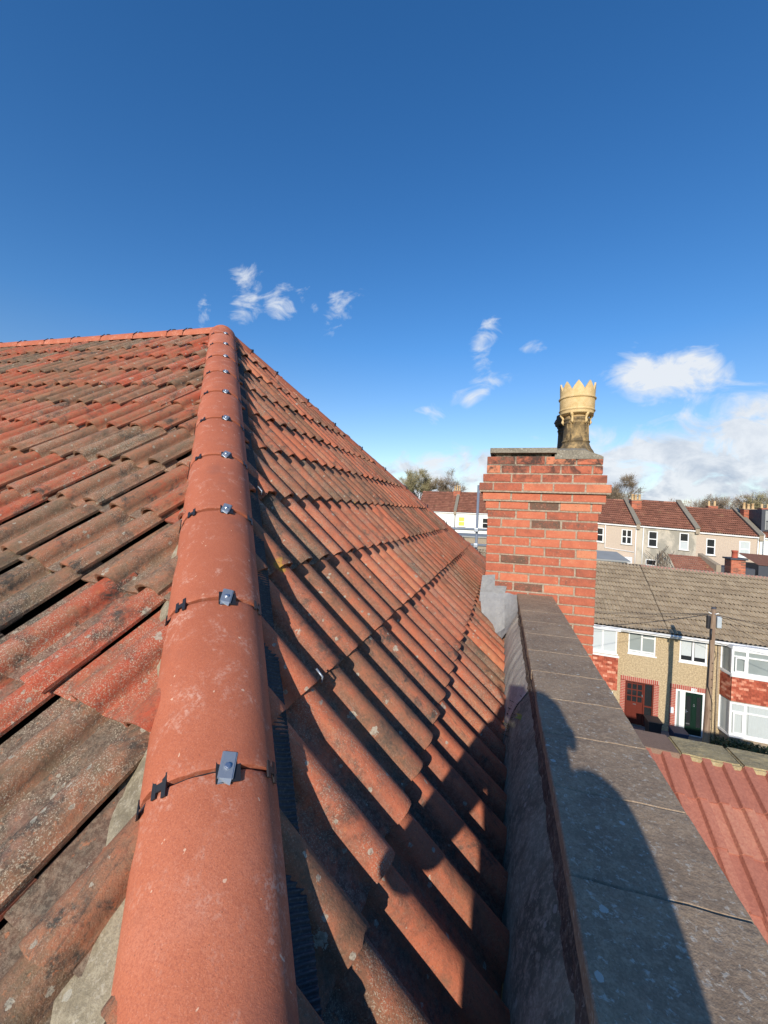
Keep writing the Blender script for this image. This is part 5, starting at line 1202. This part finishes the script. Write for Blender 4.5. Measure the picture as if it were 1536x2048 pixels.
tree('bare tree showing to the right of the brick chimney top',20.0,85,8.4,3.6,'twigs',3,dens=3.)
tree('tiny lone flat-topped tree on the skyline over the middle house',40.5,120,6.1,2.2,'twigs',4,dens=.8)
tl=['low bare tree at the left end of the tree line on the right','bare grey tree second from the left in the right-hand tree line','taller bare tree in the middle of the right-hand tree line','olive bare tree towards the right of the tree line','tallest brown tree at the right edge of the tree line','short bare tree low over the right roof ridge','bare tree beyond the far right chimney pots']
for i,(x,z,s_,tw,y) in enumerate(((34.2,4.3,2.4,'twigs',86),(37.0,5.2,3.0,'twigs',88),(40.0,5.4,3.2,'twigs',87),(43.2,6.0,3.4,'twigs2',88),(47.0,6.8,3.6,'twigs',88),(31.5,3.7,2.0,'twigs',90),(51,8.,4,'twigs2',92))):
    tree(tl[i],x,y,z,s_,tw,20+i,dens=2.6)
# continuous far wood as a mass on the hill
b=MB(); rr=random.Random(8)
for i in range(9000):
    x=rr.uniform(28,75); y=95+rr.uniform(0,14); base=-6; top=3.1+max(0,(x-30))*.15+1.0*nz(x*.35,3); z=base+(top-base)*rr.random()**.6
    a=rr.random()*6.28; d1=Vector((math.cos(a)*.5,.2,rr.uniform(.2,1.2)))*rr.uniform(.3,.9); s_=Vector((.035,0,0)); p=Vector((x,y,z)); b.add([p-s_,p+s_,p+d1],[(0,1,2)])
tag(b.build('far_wood',M['twigs']),'mass of bare trees along the far hillside on the right','wood',kind='stuff')
# thin bare shrub against the grey house wall
t=thing('bare_shrub','leafless climbing shrub against the grey-stained house','shrub',(14.2,44.4,-6)); b=MB(); rr=random.Random(4)
for i in range(26):
    p=Vector((14.3,44.3,-6.0)); pts=[p,p+Vector((rr.gauss(0,.5),0,.3))]; p=pts[1]
    for k in range(5): p=p+Vector((rr.gauss(0,.25),0,rr.uniform(.3,.75))); pts.append(p)
    b.tube(pts,.022,3)
o=b.build('stems',M['bark']); o.parent=t; o.matrix_parent_inverse=Matrix.Translation(-t.location)
# ------------------------------------------------------------------ scaffold tubes beyond the roof
sf_=thing('scaffold_tubes','galvanised scaffold pole with cross tubes beyond the roof, left of the chimney','scaffold',(-.47,8,-9)); g=under(sf_)
b=MB(); b.tube([(-.50,8,-9.3),(-.47,8,.55)],.0242,14); g(b.build('upright',M['galv'],smooth=True))
for z in (-.29,-.585): b=MB(); b.tube([(-5.,7.93,z-.04),(.55,7.93,z+.0)],.0242,12); g(b.build('ledger',M['galv'],smooth=True)); b=MB(); b.rbox(-.52,-.44,7.9,8.04,z-.055,z+.02,.01); g(b.build('coupler',M['galv']))
# ------------------------------------------------------------------ scaffold platform and the person taking the picture
pl=thing('scaffold_platform','scaffold platform of timber boards at the roof corner','scaffold',(.0,-.9,-1.62)); g=under(pl)
for k in range(5): b=MB(); y0=-1.45+.228*k; b.rbox(-1.6,1.6,y0,y0+.222,-1.66,-1.622,.004); g(b.build('board',M['board']))
for x in (-1.2,1.2):
    b=MB(); b.tube([(x,-1.6,-1.69),(x,-.2,-1.69)],.0242,10); g(b.build('transom',M['galv'],smooth=True)); 
    for y in (-1.55,-.3): b=MB(); b.tube([(x,y,-9.3),(x,y,-1.6)],.0242,10); g(b.build('upright',M['galv'],smooth=True))
def skin(name,nodes,edges,mt,parent=None,sub=2,root=0):
    me=bpy.data.meshes.new(name); me.from_pydata([n_[0] for n_ in nodes],edges,[]); o=bpy.data.objects.new(name,me); C.objects.link(o)
    m=o.modifiers.new('skin','SKIN'); m.use_smooth_shade=True
    for i,n_ in enumerate(nodes):
        r=n_[1]; me.skin_vertices[0].data[i].radius=(r,r) if not isinstance(r,tuple) else r
    me.skin_vertices[0].data[root].use_root=True
    s_=o.modifiers.new('sub','SUBSURF'); s_.levels=sub; s_.render_levels=sub
    me.materials.append(M[mt]); 
    if parent: o.parent=parent
    return o
# pose: standing on the boards, right shoulder toward the parapet, both hands raised to the phone
hx,hy,hz=.05,-.25,.0
bx=.042; by=-.46
J=dict(pel=((bx-.02,by-.06,-.74),(.125,.10)),sp1=((bx-.018,by-.03,-.50),(.126,.10)),ch=((bx,by+.05,-.23),(.145,.105)),nk=((bx+.004,by+.15,-.075),.088),hd0=((hx,hy-.08,-.055),.078),
 hd1=((hx,hy-.03,.010),.085),hd2=((hx,hy-.04,.055),.066),
 rs=((.190,by+.13,-.068),.060),re=((.180,by+.20,-.36),.042),rw=((.075,-.13,-.14),.027),rh=((.06,-.085,-.085),.028),
 ls=((-.085,by+.12,-.075),.060),le=((-.235,by+.21,-.335),.043),lw=((-.085,-.12,-.10),.027),lh=((-.060,-.075,-.045),.028),
 rhp=((bx+.08,by-.07,-.82),.09),rk=((bx+.10,by+.0,-1.2),.062),ra=((bx+.11,by-.06,-1.53),.045),rt=((bx+.12,by+.09,-1.59),.035),
 lhp=((bx-.08,by-.07,-.82),.09),lk=((bx-.10,by-.01,-1.2),.062),la=((bx-.12,by-.08,-1.53),.045),lt=((bx-.13,by+.07,-1.59),.035))
E_=[('pel','sp1'),('sp1','ch'),('ch','nk'),('nk','hd0'),('hd0','hd1'),('hd1','hd2'),('ch','rs'),('rs','re'),('re','rw'),('rw','rh'),('ch','ls'),('ls','le'),('le','lw'),('lw','lh'),('pel','rhp'),('rhp','rk'),('rk','ra'),('ra','rt'),('pel','lhp'),('lhp','lk'),('lk','la'),('la','lt')]
ks=list(J); body=skin('person',[J[k] for k in ks],[(ks.index(a),ks.index(b_)) for a,b_ in E_],'skin',root=0)
tag(body,'person in dark work jacket standing on the scaffold and holding up a phone','person')
def sub_skin(name,keys,ed,mt,grow): return skin(name,[(J[k][0],(J[k][1]+grow if not isinstance(J[k][1],tuple) else (J[k][1][0]+grow,J[k][1][1]+grow))) for k in keys],[(keys.index(a),keys.index(b_)) for a,b_ in ed],mt,body)
sub_skin('jacket',['pel','sp1','ch','rs','re','rw','ls','le','lw','nk'],[('pel','sp1'),('sp1','ch'),('ch','rs'),('rs','re'),('re','rw'),('ch','ls'),('ls','le'),('le','lw'),('ch','nk')],'jacket',.014)
sub_skin('trousers',['pel','rhp','rk','ra','lhp','lk','la'],[('pel','rhp'),('rhp','rk'),('rk','ra'),('pel','lhp'),('lhp','lk'),('lk','la')],'trousers',.012)
for a,b_ in (('ra','rt'),('la','lt')): sub_skin('boot',[a,b_],[(a,b_)],'boot',.016)
# hair cap and face features
b=MB(); c=Vector((hx,hy-.045,.035)); n_=24; vs=[]
for i in range(13):
    th=PI*i/24*1.18
    for k in range(n_):
        a=2*PI*k/n_; d_=Vector((math.sin(th)*math.cos(a)*.088,math.sin(th)*math.sin(a)*.102,math.cos(th)*.095)); 
        if d_.y>.03 and d_.z<.045: d_=d_*.80
        vs.append(c+d_*(1.0+.03*nz(a*3,th*4)))
b.add(vs,[(i*n_+k,i*n_+(k+1)%n_,(i+1)*n_+(k+1)%n_,(i+1)*n_+k) for i in range(12) for k in range(n_)]); o=b.build('hair',M['hair'],smooth=True); o.parent=body
b=MB(); yf_=hy+.055
b.tube([(hx,yf_-.005,.03),(hx,yf_+.020,-.005),(hx,yf_+.003,-.015)],[.008,.013,.008],8); o=b.build('nose',M['skin'],smooth=True); o.parent=body
for s_ in (-1,1):
    b=MB(); b.lathe([(.001,.012),(.008,.009),(.012,0),(.008,-.009),(.001,-.012)],hx+s_*.032,yf_-.006,.025,12); o=b.build('eye',M['whitepvc'],smooth=True); o.parent=body
    b=MB(); b.lathe([(.002,.032),(.012,.022),(.016,0),(.010,-.022),(.002,-.03)],hx+s_*.088,hy-.04,.01,12); o=b.build('ear',M['skin'],smooth=True); o.parent=body
b=MB(); b.tube([(hx-.022,yf_+.0,-.042),(hx,yf_+.006,-.040),(hx+.022,yf_+.0,-.042)],[.004,.006,.004],6); o=b.build('mouth',M['skin'],smooth=True); o.parent=body
# fingers close round the phone edges
for side,(hx0,hy0,hz0) in ((1,J['rh'][0]),(-1,J['lh'][0])):
    edge=.034 if side>0 else -.047
    for k in range(4):
        z=-.045-.019*k; l=(1,1.08,1,.82)[k]
        skin('finger',[((hx0,hy0,hz0+.018-.010*k),.0085),((edge+side*.022,-.045,z),.008),((edge+side*.012,-.014*l,z+.003),.0072),((edge-side*.008,-.010,z+.004),.0062)],[(0,1),(1,2),(2,3)],'skin',body,1)
    skin('thumb',[((hx0,hy0,hz0),.011),((edge+side*.012,-.055,-.08),.0095),((edge-side*.016,-.040,-.052),.0085)],[(0,1),(1,2)],'skin',body,1)
# raised forefinger steadying the phone's left corner
skin('forefinger',[((J['lh'][0][0],J['lh'][0][1],J['lh'][0][2]+.02),.009),((-.075,-.07,-.02),.0085),((-.095,-.06,.03),.0078),((-.105,-.06,.055),.007)],[(0,1),(1,2),(2,3)],'skin',body,1)
ph=thing('smartphone','black smartphone held upright in both hands','phone',(.01,-.02,-.05)); g=under(ph)
b=MB(); b.rbox(-.046,.032,-.028,-.019,-.115,.042,.003); g(b.build('case',M['blackplastic']))
b=MB(); b.box(-.043,.029,-.0292,-.0282,-.111,.038); g(b.build('screen',M['glassd']))
b=MB(); b.rbox(-.014,.012,-.019,-.0165,-.012,.014,.001); g(b.build('camera_bump',M['slate']))
